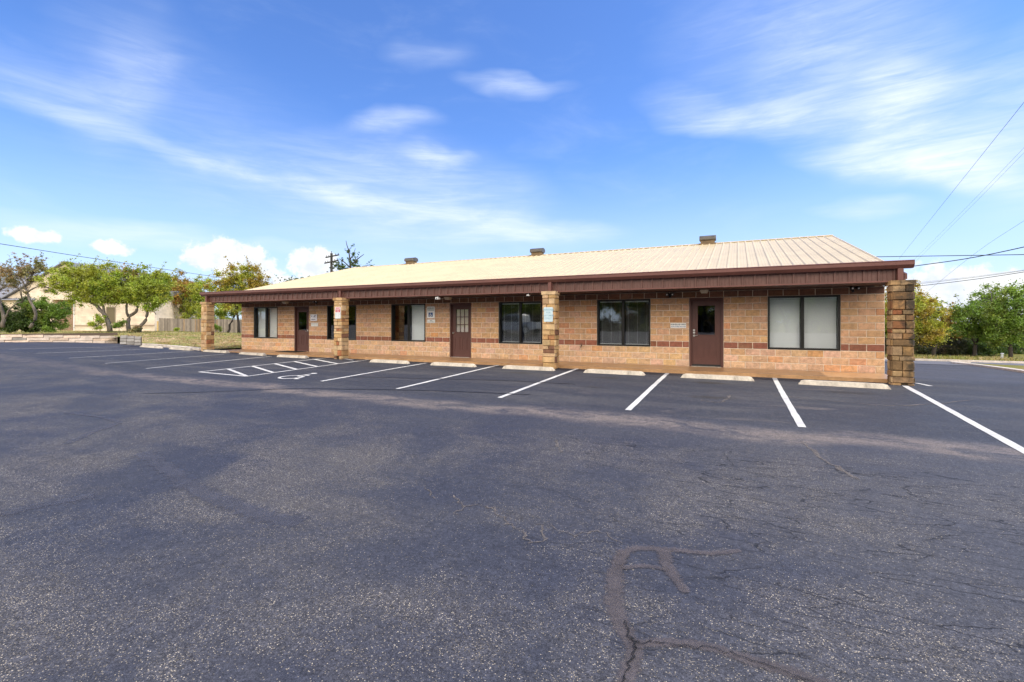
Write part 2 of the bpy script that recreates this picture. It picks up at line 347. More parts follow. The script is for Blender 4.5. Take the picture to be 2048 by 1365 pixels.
def ribbon(pts, width, zf, dz, ragged=.0, sub=8, seed=0):
    """flat strip following the ground"""
    r = np.random.default_rng(seed); P = []
    pts = [np.array(p[:2], float) for p in pts]
    wd = width if hasattr(width, '__len__') else [width] * len(pts)
    Q, Wd = [], []
    for i in range(len(pts) - 1):
        for k in range(sub): t = k / sub; Q.append(pts[i] * (1 - t) + pts[i + 1] * t); Wd.append(wd[i] * (1 - t) + wd[i + 1] * t)
    Q.append(pts[-1]); Wd.append(wd[-1]); A = []
    for i, q in enumerate(Q):
        d = Q[min(i + 1, len(Q) - 1)] - Q[max(i - 1, 0)]; d /= np.linalg.norm(d) + 1e-9; n = np.array([-d[1], d[0]])
        a = Wd[i] / 2 * (1 + ragged * r.normal()); b = Wd[i] / 2 * (1 + ragged * r.normal())
        rows = [q + n * a, q + n * a * .33, q - n * b * .33, q - n * b]
        A.append([(u[0], u[1], float(zf(u[0], u[1])) + dz) for u in rows])
    return np.array(A)
def smooth_pts(pts, n=5):
    """rounded, slightly wandering course through the points"""
    P = [np.array(p[:2], float) for p in pts]; out = []
    for i in range(len(P) - 1):
        p0, p1, p2, p3 = P[max(i - 1, 0)], P[i], P[i + 1], P[min(i + 2, len(P) - 1)]
        for k in range(n):
            t = k / n; out.append(.5 * (2 * p1 + (p2 - p0) * t + (2 * p0 - 5 * p1 + 4 * p2 - p3) * t * t + (3 * p1 - p0 - 3 * p2 + p3) * t ** 3))
    out.append(P[-1]); return out
def soft_strips(name, strips, m, parent):
    """strips that fade out along ragged edges: a weight is stored per point, 0 on the rim"""
    mb = MB(); wts = []
    for A in strips:
        mb.grid(A); h, w = A.shape[:2]; W_ = np.ones((h, w)); W_[:, 0] = W_[:, -1] = 0; W_[0] = W_[-1] = 0; wts += list(W_.ravel())
    o = mb.build(name, m, parent); at = o.data.color_attributes.new('Edge', 'FLOAT_COLOR', 'POINT'); at.data.foreach_set('color', np.repeat(np.array(wts)[:, None], 4, 1).ravel()); return o
def soft_mat(name, col, rough, sc, amt=1.):
    m = mat(name, col, rough, .22, 6, .4, 90); N = NT(m.node_tree); L = m.node_tree.links; b = m.node_tree.nodes['Principled BSDF']
    e = N.n('ShaderNodeVertexColor', layer_name='Edge').outputs[0]; ob = N.n('ShaderNodeTexCoord').outputs['Object']
    q = N.m('ADD', e, N.m('MULTIPLY', N.m('SUBTRACT', N.noise(ob, sc, 8, .75), .5), 2.0)); L.new(N.ss(q, .12, .85, 0, amt), b.inputs['Alpha']); return m
# painted markings
def paint_mat():
    m = bpy.data.materials.new('stall_paint'); m.use_nodes = True; N = NT(m.node_tree); L = m.node_tree.links; b = m.node_tree.nodes['Principled BSDF']
    ob = N.n('ShaderNodeTexCoord').outputs['Object']
    c = N.mix(N.ss(N.noise(ob, 2.2, 6, .7), .3, .75), (.66, .64, .59), (.46, .44, .41))
    c = N.mix(N.ss(N.noise(ob, 26, 6, .8), .54, .68, 0, .8), c, (.13, .125, .13))
    L.new(c, b.inputs['Base Color']); b.inputs['Roughness'].default_value = .75
    bn = N.n('ShaderNodeBump'); bn.inputs['Strength'].default_value = .4; bn.inputs['Distance'].default_value = .006; L.new(N.noise(ob, 140, 3, .6), bn.inputs['Height']); L.new(bn.outputs[0], b.inputs['Normal'])
    return m
M_PAINT = paint_mat()
M_OLDPAINT = mat('faded_paint', (.34, .33, .31), .8, .35, 9)
STR = [(-2.77, -7.95, -1.74), (-5.54, -7.72, -1.72), (-8.36, -7.5, -1.6), (-11.25, -7.4, -1.61), (-14.1, -7.15, -1.95), (-22.3, -7.42, -2.2), (-25.1, -7.38, -2.6), (-27.9, -7.38, -2.5), (-30.7, -7.41, -2.36), (-33.5, -7.4, -2.37)]
for i, (x, a, b) in enumerate(STR):
    mb = MB(); mb.grid(ribbon([(x + .02, a), (x, (a + b) / 2), (x, b)], .112 if i < 5 else .085, zlot, .006, .06, 10, i)); mb.build('parking_stripe', M_PAINT if i < 6 else M_OLDPAINT, lot)
p0 = G(2048, 903); p1 = G(1810, 772.5); dd = (p0 - p1) / np.linalg.norm((p0 - p1)[:2])
mb = MB(); mb.grid(ribbon([p1 + dd * 9.4, p1], .12, zlot, .006, .06, 20, 30)); mb.build('parking_stripe', M_PAINT, lot)
p2 = G(1832, 767); p3 = G(1862, 773); mb = MB(); mb.grid(ribbon([p2, p3], .1, zlot, .006, .05, 6, 31)); mb.build('parking_stripe', M_PAINT, lot)
mb = MB(); xl, xr = -19.45, -17.08
for q in ([(xl - .15, -7.2), (xl + .1, -1.55)], [(xr, -7.3), (xr - .02, -1.75)], [(xl - .15, -7.17), (xr, -7.28)]): mb.grid(ribbon(q, .1, zlot, .006, .06, 16, 3))
for y in (-6.25, -5.3, -4.36, -3.45, -2.45): mb.grid(ribbon([(xl + .0, y), (xr, y - 1.02)], .12, zlot, .010, .06, 8, 5))
mb.grid(ribbon([(-18.75, -1.66), (-17.5, -2.2)], .12, zlot, .010, .06, 8, 6))
mb.build('access_aisle_hatching', M_PAINT, lot)
# wheelchair symbol on the tarmac: wheel, seated body, legs
def arc(cx, cy, r, a0, a1, n=18): return [(cx + r * math.cos(R(a0 + (a1 - a0) * k / n)), cy + r * math.sin(R(a0 + (a1 - a0) * k / n))) for k in range(n + 1)]
wc = [(arc(0, 0, .36, 95, 350), .09), ([(-.02, .78), (.0, .25), (.30, .22), (.46, -.28), (.6, -.22)], .09), ([(0, .48), (.26, .48)], .08)]
def sym(fn):
    mb = MB()
    for pts, w in wc: mb.grid(ribbon([fn(*q) for q in pts], w, zlot, .007, .05, 3, 2))
    hp = arc(-.04, .95, .11, 0, 360, 12)[:-1]; mb.face([(*fn(*q), float(zlot(*fn(*q))) + .0072) for q in hp]); return mb
sym(lambda u, v: (-15.62 + u * .95, -6.85 + v * .95)).build('wheelchair_symbol', M_PAINT, lot)
# crack repairs: broad smears of sealer with the crack reopened along the middle
M_SEAL = soft_mat('crack_sealer', (.104, .087, .088), .8, 11, .62)
M_SEAL2 = soft_mat('smooth_sealer', (.078, .079, .100), .7, 9, .55)
M_CRACK = mat('open_crack', (.012, .011, .012), .9)
M_WSHADOW = mat('wire_shadow', (.026, .027, .036), .55, .15, 5)  # dark tone for the painted shadows of overhead cables
M_PALE = soft_mat('chalky_crack', (.15, .128, .112), .9, 5, .65)
def course(px): return smooth_pts([G(*q) for q in px])
smears = [([(1247, 1100), (1232, 1150), (1228, 1200), (1246, 1255), (1268, 1300), (1258, 1345), (1236, 1420)], [.10, .14, .14, .12, .11, .11, .11]),
          ([(1262, 1292), (1330, 1286), (1420, 1296), (1500, 1322), (1590, 1348), (1720, 1400)], [.09, .08, .09, .1, .11, .11]),
          ([(1238, 1132), (1262, 1100), (1330, 1100), (1420, 1108), (1482, 1102)], [.07, .09, .09, .08, .05]),
          ([(1328, 1102), (1334, 1132), (1352, 1160), (1372, 1188)], [.14, .12, .09, .08]),
          ([(1244, 1138), (1290, 1134), (1336, 1142)], [.06, .06, .05])]
mbp, mbk = [], MB()
for i, (px, w) in enumerate(smears):
    c = course(px); ww = np.interp(np.linspace(0, 1, len(c)), np.linspace(0, 1, len(w)), w); mbp.append(ribbon(c, list(ww * 1.2), zlot, .004 + .0012 * i, .13, 4, 40 + i))
for i, px in enumerate([[(1250, 1245), (1262, 1275), (1272, 1288), (1266, 1310), (1258, 1335), (1240, 1380)], [(1274, 1288), (1330, 1290), (1430, 1302), (1520, 1328), (1640, 1372)], [(1150, 1214), (1180, 1218), (1212, 1232)],
                        [(1445, 905), (1462, 925), (1480, 945)], [(1430, 1015), (1500, 1045), (1600, 1060)]]):
    c = [np.array(q[:2]) + rng.normal(0, .010, 2) for q in smooth_pts([G(*q) for q in px], 9)]; mbk.grid(ribbon(c, [.0075, .0055, .004, .005, .005][i], zlot, .012, .5, 2, i))
soft_strips('crack_repair', mbp, M_SEAL, lot); mbk.build('crack', M_CRACK, lot)
mb = []
for i, (px, w) in enumerate([([(285, 905), (345, 945), (372, 968), (440, 1000), (520, 1030), (600, 1048)], .3), ([(0, 1030), (90, 1010), (190, 992)], .24), ([(130, 890), (180, 868), (240, 846)], .2), ([(130, 826), (200, 835), (240, 846)], .14)]):
    mb.append(ribbon(course(px), w, zlot, .004 + .001 * i, .22, 4, 60 + i))
soft_strips('crack_repair', mb, M_SEAL2, lot)
mb = []
for i, px in enumerate([[(850, 975), (868, 1000)], [(905, 990), (925, 1012), (955, 1012), (990, 1020), (1010, 1045), (1040, 1060)], [(925, 1012), (915, 1030)], [(1075, 1045), (1090, 1075), (1060, 1085), (1048, 1060)], [(1090, 1050), (1150, 1070), (1200, 1062), (1240, 1085)],
                        [(1112, 880), (1122, 905)], [(1400, 800), (1440, 805), (1462, 790)], [(1550, 790), (1640, 800), (1800, 812), (1950, 800)], [(1600, 880), (1650, 920), (1720, 960)]]):
    mb.append(ribbon([np.array(q[:2]) + rng.normal(0, .02, 2) for q in smooth_pts([G(*q) for q in px], 6)], .022 if i < 5 else .06, zlot, .0045, .6, 2, 80 + i))
soft_strips('chalky_crack', mb, M_PALE, lot)
mb = MB()  # cable shadows across the stalls, laid on as dark strips
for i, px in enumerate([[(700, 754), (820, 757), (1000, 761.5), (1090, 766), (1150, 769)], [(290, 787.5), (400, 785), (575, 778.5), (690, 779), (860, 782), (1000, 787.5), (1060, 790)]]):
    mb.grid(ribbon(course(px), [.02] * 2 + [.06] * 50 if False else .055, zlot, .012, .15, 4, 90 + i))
mb.build('wire_shadow', M_WSHADOW, lot)

# pavement, lawn, kerbs
nrm = np.array([-(RW1 - RW0)[1], (RW1 - RW0)[0]]); nrm /= np.linalg.norm(nrm)
K = [G(240, 688.5), G(287, 691.5), G(345, 696.2), G(398, 701.5)]
K.append(np.array([-28.0, -1.45, float(zlot(-28, -1.45))]))
def lawn_keep(x, y):
    if (x - RW0[0]) * nrm[0] + (y - RW0[1]) * nrm[1] > .25 and x < RW1[0]: return True
    if x >= RW1[0] and x < -27.5:
        yk = np.interp(x, [k[0] for k in K], [k[1] for k in K]); return y > yk + .1
    return x >= -27.5 and y > 17.6 and x < -1
lx = np.unique(np.concatenate([np.arange(-140, -48, 4.), np.arange(-48, -27.4, .35), np.arange(-27.5, 0, 2.5)])); ly = np.unique(np.concatenate([np.arange(-30, 20, .35), np.arange(20, 110, 3.)]))
sheet('lawn', lx, ly, zlawn, M_LAWN, keep=lawn_keep)
mb = MB()
A = [np.array(k[:2]) for k in K]
for i in range(len(A) - 1):
    d = A[i + 1] - A[i]; n = np.array([-d[1], d[0]]) / np.linalg.norm(d)
    for (o0, o1, h) in ((0, .35, .12),):
        q = [A[i] + n * o0, A[i + 1] + n * o0, A[i + 1] + n * o1, A[i] + n * o1]; zb = [float(zlot(*u)) for u in q]
        k = len(mb.v); mb.v += [(*u, z - .2) for u, z in zip(q, zb)] + [(*u, z + h) for u, z in zip(q, zb)]
        for f in ((4, 5, 6, 7), (0, 1, 5, 4), (1, 2, 6, 5), (2, 3, 7, 6), (3, 0, 4, 7)): mb.f.append(tuple(k + j for j in f)); mb.c.append((1, 1, 1))
tag(mb.build('kerb', M_KERB), 'pale concrete kerb between lawn and left stalls', 'kerb', kind='structure')
# right side: street, verge beyond it and the grass corner by the driveway
def zr(X, Y): return zlot(X, Y)
ROAD_N, ROAD_F = 13.6, 20.4
M_ROAD = mat('street_asphalt', (.135, .132, .142), .85, .18, 1.2, .4, 90, stretch=(.5, 1.5, 1))
sheet('street', np.arange(0, 130, 2.), np.arange(ROAD_N, ROAD_F + .01, .85), zr, M_ROAD, dz=.012)
sheet('verge', np.concatenate([np.arange(-1, 40, 1.), np.arange(40, 140, 10.)]), np.concatenate([np.arange(ROAD_F, 34, .8), np.arange(34, 90, 8.)]), lambda X, Y: zr(X, Y) + .1 + .012 * np.maximum(Y - ROAD_F, 0), M_VERGE)
mb = MB(); xs = np.arange(0, 130, 2.)
for i in range(len(xs) - 1):
    z = [float(zr(x, ROAD_F)) for x in (xs[i], xs[i + 1])]
    mb.face([(xs[i], ROAD_F - .15, z[0] + .12), (xs[i + 1], ROAD_F - .15, z[1] + .12), (xs[i + 1], ROAD_F + .05, z[1] + .12), (xs[i], ROAD_F + .05, z[0] + .12)])
    mb.face([(xs[i], ROAD_F - .15, z[0] - .1), (xs[i + 1], ROAD_F - .15, z[1] - .1), (xs[i + 1], ROAD_F - .15, z[1] + .12), (xs[i], ROAD_F - .15, z[0] + .12)])
tag(mb.build('kerb', M_KERB), 'low concrete kerb along the far edge of the street', 'kerb', kind='structure')
isl = [G(1908, 727.3), G(1950, 732), G(2000, 738.5), G(2048, 745.5), G(2130, 757), G(2300, 772)]
back = [np.array([i_[0] + 9 + 1.2 * k, ROAD_N - .3, 0]) for k, i_ in enumerate(isl)]
mb = MB(); rows = []
for i, P in enumerate(isl):
    Q = np.array([P[0] + .9 + i * 2.6, min(ROAD_N - .35, P[1] + .35 + i * 2.2), 0]) if i < 2 else np.array([P[0] + 6 + i * 3, ROAD_N - .35, 0])
    rows.append([(P[0] + (Q[0] - P[0]) * t, P[1] + (Q[1] - P[1]) * t, float(zr(P[0] + (Q[0] - P[0]) * t, P[1] + (Q[1] - P[1]) * t)) + .07) for t in np.linspace(0.02, 1, 6)])
mb.grid(np.array(rows), flip=True); tag(mb.build('grass_island', M_VERGE), kind='structure')
mb = MB(); P2 = smooth_pts([isl[0] + np.array([.75, .55, 0])] + isl, 5); rb = ribbon(P2, .26, zr, .085, 0, 1); mb.grid(rb)
lo = rb.copy(); lo[:, :, 2] -= .3
for e in (0, -1): mb.grid(np.stack([rb[:, e], lo[:, e]], 0))
tag(mb.build('kerb', M_KERB), 'pale kerb curving round the grass corner by the street', 'kerb', kind='structure')
# ------------------------------------------------------------------ office building
BL, BH = .4064, .2032
XL, XR = -67.5 * BL, 0.
NC = 12; TOPZ = NC * BH
WIN = [(-2.5, 0), (-15.5, 0)]                           # right edges in blocks, see below
def wx(k): return (k * BL - 4.5 * BL, k * BL)
WINS = [wx(-2.5), wx(-15.5), (-12.03, -10.205), (-17.33, -15.505), (-21.19, -19.365), (-26.45, -24.625)]
DOORS = [(-12.5 * BL, -10 * BL), (-14.285, -13.27), (-23.41, -22.395)]
WZ = (3 * BH, 11 * BH); DZ = (0., 11 * BH)
bld = empty('office_building', (0, 0, 0), 0, 'long low tan block office building with cream metal roof and brown eaves', 'office building')
M_BLOCK = mat('split_block', (1, 1, 1), .9, .22, 9, .8, 32, attr=True, dirt=.12, dirtcol=(.34, .20, .12), ds=.8)
M_MORT = mat('mortar', (.80, .69, .55), .95, .1, 12)
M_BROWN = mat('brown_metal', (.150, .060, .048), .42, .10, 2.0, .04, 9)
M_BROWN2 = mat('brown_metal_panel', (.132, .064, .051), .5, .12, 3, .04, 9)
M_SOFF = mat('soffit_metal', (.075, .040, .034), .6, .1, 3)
M_ROOF = mat('cream_roof_metal', (.565, .455, .272), .38, .07, .9, .03, 3, dirt=.02, dirtcol=(.55, .45, .31))
M_DOOR = mat('door_paint', (.092, .037, .030), .45, .06, 3)
M_FRAME = mat('dark_bronze', (.012, .011, .010), .35)
M_STEEL = mat('satin_steel', (.68, .67, .64), .3, metal=.9)
M_SLAB = mat('sealed_slab', (.42, .24, .115), .32, .18, 2.2, .08, 20, dirt=.1, dirtcol=(.33, .17, .08), ds=.7)
M_DARK = mat('dark_inside', (.02, .02, .02), .9)
M_BLIND = mat('blind_slat', (.92, .94, .94), .5)
M_WHITE = mat('white_plastic', (.8, .8, .78), .4)
M_BLACK = mat('black_plastic', (.015, .015, .015), .4)
def glass(name, tint, refl):
    m = bpy.data.materials.new(name); m.use_nodes = True; nt = m.node_tree; nt.nodes.clear(); N = NT(nt); L = nt.links
    tr = N.n('ShaderNodeBsdfTransparent'); tr.inputs[0].default_value = (*tint, 1)
    gl = N.n('ShaderNodeBsdfGlossy'); gl.inputs['Roughness'].default_value = .015; gl.inputs[0].default_value = (.95, .97, .97, 1)
    fr = N.n('ShaderNodeFresnel'); fr.inputs[0].default_value = 1.5
    bn = N.n('ShaderNodeBump'); bn.inputs['Strength'].default_value = .05; bn.inputs['Distance'].default_value = .01
    L.new(N.noise(N.n('ShaderNodeTexCoord').outputs['Object'], 2.4, 2, .5), bn.inputs['Height']); L.new(bn.outputs[0], gl.inputs['Normal'])
    mx = N.n('ShaderNodeMixShader'); N.put(mx.inputs[0], N.m('ADD', N.m('MULTIPLY', fr.outputs[0], 1.3), refl, clamp=True))
    L.new(tr.outputs[0], mx.inputs[1]); L.new(gl.outputs[0], mx.inputs[2])
    o = N.n('ShaderNodeOutputMaterial'); L.new(mx.outputs[0], o.inputs[0]); return m
M_GLASS = glass('window_glass', (.97, .99, .99), .13)

def holes(i):
    h = []
    if 3 <= i <= 10: h += WINS
    if i <= 10: h += DOORS
    return sorted(h)
def subtract(a, b, hs):
    out = [(a, b)]
    for h in hs:
        n = []
        for (p, q) in out:
            if h[1] <= p or h[0] >= q: n.append((p, q)); continue
            if h[0] > p: n.append((p, h[0]))
            if h[1] < q: n.append((h[1], q))
        out = n
    return [s for s in out if s[1] - s[0] > .03]
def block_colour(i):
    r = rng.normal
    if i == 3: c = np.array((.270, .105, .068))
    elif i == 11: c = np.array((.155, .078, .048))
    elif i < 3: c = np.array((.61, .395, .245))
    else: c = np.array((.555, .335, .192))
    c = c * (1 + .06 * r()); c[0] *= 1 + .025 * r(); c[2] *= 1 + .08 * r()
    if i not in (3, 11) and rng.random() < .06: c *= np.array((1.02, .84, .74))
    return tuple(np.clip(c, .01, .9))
def block(mb, x0, x1, z0, z1, y, col, nx=5, nz=4, amp=.009):
    g = .0080; x0 += g; x1 -= g; z0 += g; z1 -= g
    P = np.zeros((nz + 2, nx + 2, 3))
    us = np.concatenate([[0, .03], np.linspace(.03, .97, nx)[1:-1], [.97, 1.]]); vs = np.concatenate([[0, .06], np.linspace(.06, .94, nz)[1:-1], [.94, 1.]])
    for j in range(nz + 2):
        for i in range(nx + 2):
            u, v = us[i], vs[j]; e = (i in (0, nx + 1)) or (j in (0, nz + 1))
            P[j, i] = (x0 + (x1 - x0) * u + (0 if e else rng.normal(0, .003)), y - .002 if e else y - amp - rng.uniform(0, .012), z0 + (z1 - z0) * v + (0 if e else rng.normal(0, .002)))
    mb.grid(P, col)
mb = MB(); mm = MB()
for i in range(NC):
    off = .5 if i % 2 == 0 else 0.; hs = holes(i); z0, z1 = i * BH, (i + 1) * BH
    k = 0; xs = [XL]; x = XR - (0 if off == 0 else .5) * BL; e = [XR]
    while x > XL + .01: e.append(x); x -= BL
    e.append(XL); e = sorted(set(round(q, 4) for q in e))
    for a, b in zip(e[:-1], e[1:]):
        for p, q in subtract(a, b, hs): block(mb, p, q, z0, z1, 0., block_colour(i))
    for p, q in subtract(XL, XR, hs): mm.box(p, q, .002, .19, z0, z1)
wall = mb.build('block_wall', M_BLOCK, bld, color=True); mm.build('mortar', M_MORT, wall)
# roof line and end walls
RZ = lambda y: 3.105 + .248 * y
YR = 8.6; YB = 2 * YR + 1.9; ZR = RZ(YR)
def brickmat():
    m = bpy.data.materials.new('block_side'); m.use_nodes = True; N = NT(m.node_tree); L = m.node_tree.links; b = m.node_tree.nodes['Principled BSDF']
    tc = N.n('ShaderNodeTexCoord'); mp = N.mapv(tc.outputs['Object'], (1, 1, 1), (R(90), 0, R(90)))
    s = N.n('ShaderNodeSeparateXYZ'); L.new(tc.outputs['Object'], s.inputs[0]); c = N.n('ShaderNodeCombineXYZ'); L.new(s.outputs[1], c.inputs[0]); L.new(s.outputs[2], c.inputs[1])
    br = N.n('ShaderNodeTexBrick'); L.new(c.outputs[0], br.inputs[0])
    for k, v in (('Color1', (.5, .29, .15, 1)), ('Color2', (.42, .24, .12, 1)), ('Mortar', (.6, .53, .44, 1))): br.inputs[k].default_value = v
    br.inputs['Scale'].default_value = 1; br.inputs['Brick Width'].default_value = BL; br.inputs['Row Height'].default_value = BH; br.inputs['Mortar Size'].default_value = .006
    L.new(br.outputs[0], b.inputs['Base Color']); b.inputs['Roughness'].default_value = .9; return m
M_SIDE = brickmat()
mb = MB()
for x0, x1 in ((XL, XL + .19), (-.19, -.003)):
    mb.prism([(.192, 0), (YB - 1.9, 0), (YB - 1.9, RZ(0) - .06), (YR, ZR - .06), (.192, RZ(.192) - .06)], 'x', x0, x1)
mb.box(XL + .19, -.19, YB - 2.09, YB - 1.9, 0, 2.9); mb.build('end_wall', M_SIDE, bld)
mb = MB(); mb.box(XL + .2, -.2, .2, 4.5, -.02, .004); mb.box(XL + .2, -.2, 4.5, 4.6, 0, 2.6); mb.box(XL + .2, -.2, .2, 4.6, 2.44, 2.5); mb.build('interior', M_DARK, bld)
# roof sheeting with standing ribs
mb = MB(); pitch = .3048; ns = int(27.44 / pitch); xs = []
x = XR + .02
while x > XL - .03:
    xs.append(x); x -= pitch
def roofprof(y, z, lift):
    row = []
    for x in xs:
        row += [(x, y, z + .036), (x - .028, y, z + .036), (x - .058, y, z), (x - .125, y, z), (x - .132, y, z + .006), (x - .142, y, z + .006), (x - .149, y, z), (x - .205, y, z), (x - .212, y, z + .006), (x - .222, y, z + .006), (x - .229, y, z), (x - pitch + .03, y, z)]
    return row
rows = [roofprof(y, RZ(y) if y <= YR else 2 * ZR - RZ(y) , 0) for y in (-1.62, 2., 5., YR)]
mb.grid(np.array(rows), flip=True)
rows = [roofprof(y, ZR - .248 * (y - YR), 0) for y in (YR, YR + 5, YB)]
mb.grid(np.array(rows), flip=True)
roof = mb.build('metal_roof', M_ROOF, bld)
mb = MB(); mb.prism([(YR - .2, ZR - .05 + .04), (YR, ZR + .045), (YR + .2, ZR - .01), (YR + .2, ZR - .02), (YR, ZR + .03), (YR - .2, ZR - .03)], 'x', XL - .02, XR + .035); mb.build('ridge_cap', M_ROOF, roof)
for x in (.004, XL - .06):
    mb = MB(); mb.prism([(-1.78, RZ(-1.78) - .16), (YR, ZR - .16), (YR, ZR - .02), (-1.78, RZ(-1.78) - .02)], 'x', x, x + .055); mb.build('rake_trim', M_BROWN, roof)
# ridge ventilators
M_VENT = mat('weathered_vent', (.115, .105, .095), .5, .2, 6, metal=.35)
M_VENT2 = mat('vent_throat', (.17, .115, .06), .7, .2, 6)
for x, y in ((1415.5, 489), (1075, 510), (822.5, 527)):
    X = onY(x, y, YR)[0]; w = .36; mb = MB()
    prof = [(-.24, .16), (-.27, .2), (-.27, .3), (-.20, .37), (0, .41), (.2, .37), (.27, .3), (.27, .2), (.24, .16)]
    mb.prism([(YR + u, ZR + v) for u, v in prof], 'x', X - w, X + w); v_ = mb.build('ridge_vent', M_VENT, roof)
    mb = MB(); mb.box(X - w + .05, X + w - .05, YR - .19, YR + .19, ZR - .06, ZR + .162); mb.box(X - w - .03, X + w + .03, YR - .27, YR + .27, ZR - .07, ZR + .012); mb.build('vent_throat', M_VENT2, v_)
# eave: gutter, ribbed fascia, soffit
YF, XG0, XG1 = -1.75, -27.90, .135
mb = MB(); gp = [(-1.775, 2.765), (-1.90, 2.765), (-1.985, 2.845), (-1.985, 2.925), (-2.0, 2.94), (-1.98, 2.957), (-1.955, 2.94), (-1.955, 2.86), (-1.89, 2.795), (-1.80, 2.795), (-1.80, 2.945), (-1.775, 2.945)]
mb.prism(gp, 'x', XG0, XG1); mb.prism([(-1.772, 2.768), (-1.90, 2.768), (-1.982, 2.847), (-1.982, 2.955), (-1.772, 2.955)], 'x', XG1 + .001, XG1 + .02); mb.prism([(-1.772, 2.768), (-1.90, 2.768), (-1.982, 2.847), (-1.982, 2.955), (-1.772, 2.955)], 'x', XG0 - .02, XG0 - .001)
n = 18
for k in range(1, n):                                      # lap joints
    x = XG0 + (XG1 - XG0) * k / n + .3; mb.prism([(-1.78, 2.761), (-1.903, 2.761), (-1.989, 2.844), (-1.989, 2.925), (-1.984, 2.925), (-1.984, 2.847), (-1.901, 2.767), (-1.78, 2.767)], 'x', x - .03, x + .03)
mb.build('gutter', M_BROWN, bld)
mb = MB(); row0, row1 = [], []; x = XG0 + .2
while x < -.02:
    for dx, dy in ((0, 0), (.045, -.0), (.058, -.042), (.086, -.042), (.099, 0), (.15, 0), (.155, -.009), (.165, -.009), (.17, 0), (.23, 0), (.235, -.009), (.245, -.009), (.25, 0)):
        if x + dx < 0: row0.append((x + dx, YF + dy, 2.47)); row1.append((x + dx, YF + dy, 2.77))
    x += pitch
mb.grid(np.array([row0, row1]), flip=False); fas = mb.build('fascia', M_BROWN2, bld)
mb = MB(); mb.box(XG0 + .2, -.0, YF - .052, YF + .05, 2.44, 2.478); mb.box(XG0 + .2, 0, YF + .004, YF + .05, 2.473, 2.76); mb.build('fascia_trim', M_BROWN, fas)
for x in (XG0 + .16, .0):
    mb = MB(); mb.prism([(-1.79, 2.44), (YF + .06, 2.44), (0, 2.44), (0, 3.0), (-1.75, 2.66)], 'x', x, x + .03); mb.build('eave_return', M_BROWN2, bld)
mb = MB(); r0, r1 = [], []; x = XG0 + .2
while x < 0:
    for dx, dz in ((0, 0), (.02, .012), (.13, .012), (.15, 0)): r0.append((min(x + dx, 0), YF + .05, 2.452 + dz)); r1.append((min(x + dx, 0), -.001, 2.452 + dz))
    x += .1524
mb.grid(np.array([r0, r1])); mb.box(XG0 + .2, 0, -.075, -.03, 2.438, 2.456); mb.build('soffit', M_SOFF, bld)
# slab
mb = MB(); mb.box(XL - .02, -.02, -1.62, -.0005, -.3, 0.); mb.box(XL - .02, -.02, 0, .19, -.3, -.0005); mb.build('porch_slab', M_SLAB, bld)

# stone pillars
M_STONE = mat('pillar_stone', (1, 1, 1), .88, .22, 6, .6, 30, attr=True)
M_STONE2 = mat('mouldy_pillar_stone', (1, 1, 1), .9, .26, 6, .6, 30, attr=True, dirt=.50, dirtcol=(.032, .028, .020), ds=1.5)
M_JOINT = mat('stone_joint', (.10, .07, .045), .95)
_n = NT(M_STONE2.node_tree); _b = M_STONE2.node_tree.nodes['Principled BSDF']; _c = _b.inputs['Base Color'].links[0].from_socket
_o = _n.n('ShaderNodeTexCoord').outputs['Object']; _s = _n.n('ShaderNodeSeparateXYZ'); _n.L.new(_o, _s.inputs[0])
_q = _n.m('ADD', _n.noise(_o, 3.2, 8, .7, .8), _n.m('ADD', _n.m('MULTIPLY', _s.outputs[0], .55), _n.m('MULTIPLY', _s.outputs[2], .045)))
_n.L.new(_n.mix(_n.ss(_q, .44, .72, 0, .88), _c, (.030, .027, .020)), _b.inputs['Base Color'])
PIL = [-.29, -9.42, -18.73, -27.74]
def stonecol(old):
    c = np.array(random.choice([(.56, .37, .17), (.50, .32, .13), (.60, .43, .23), (.54, .36, .19), (.46, .27, .11), (.58, .41, .20)]))
    if random.random() < .10: c = np.array(random.choice([(.38, .15, .06), (.36, .17, .07), (.22, .11, .06)]))
    c = c * np.array((.97, .95, 1.0))
    if old:
        c = c * np.array((.66, .62, .58))
        if random.random() < .22: c = c * .5
    return tuple(np.clip(c * (1 + random.gauss(0, .09)), .02, .9))
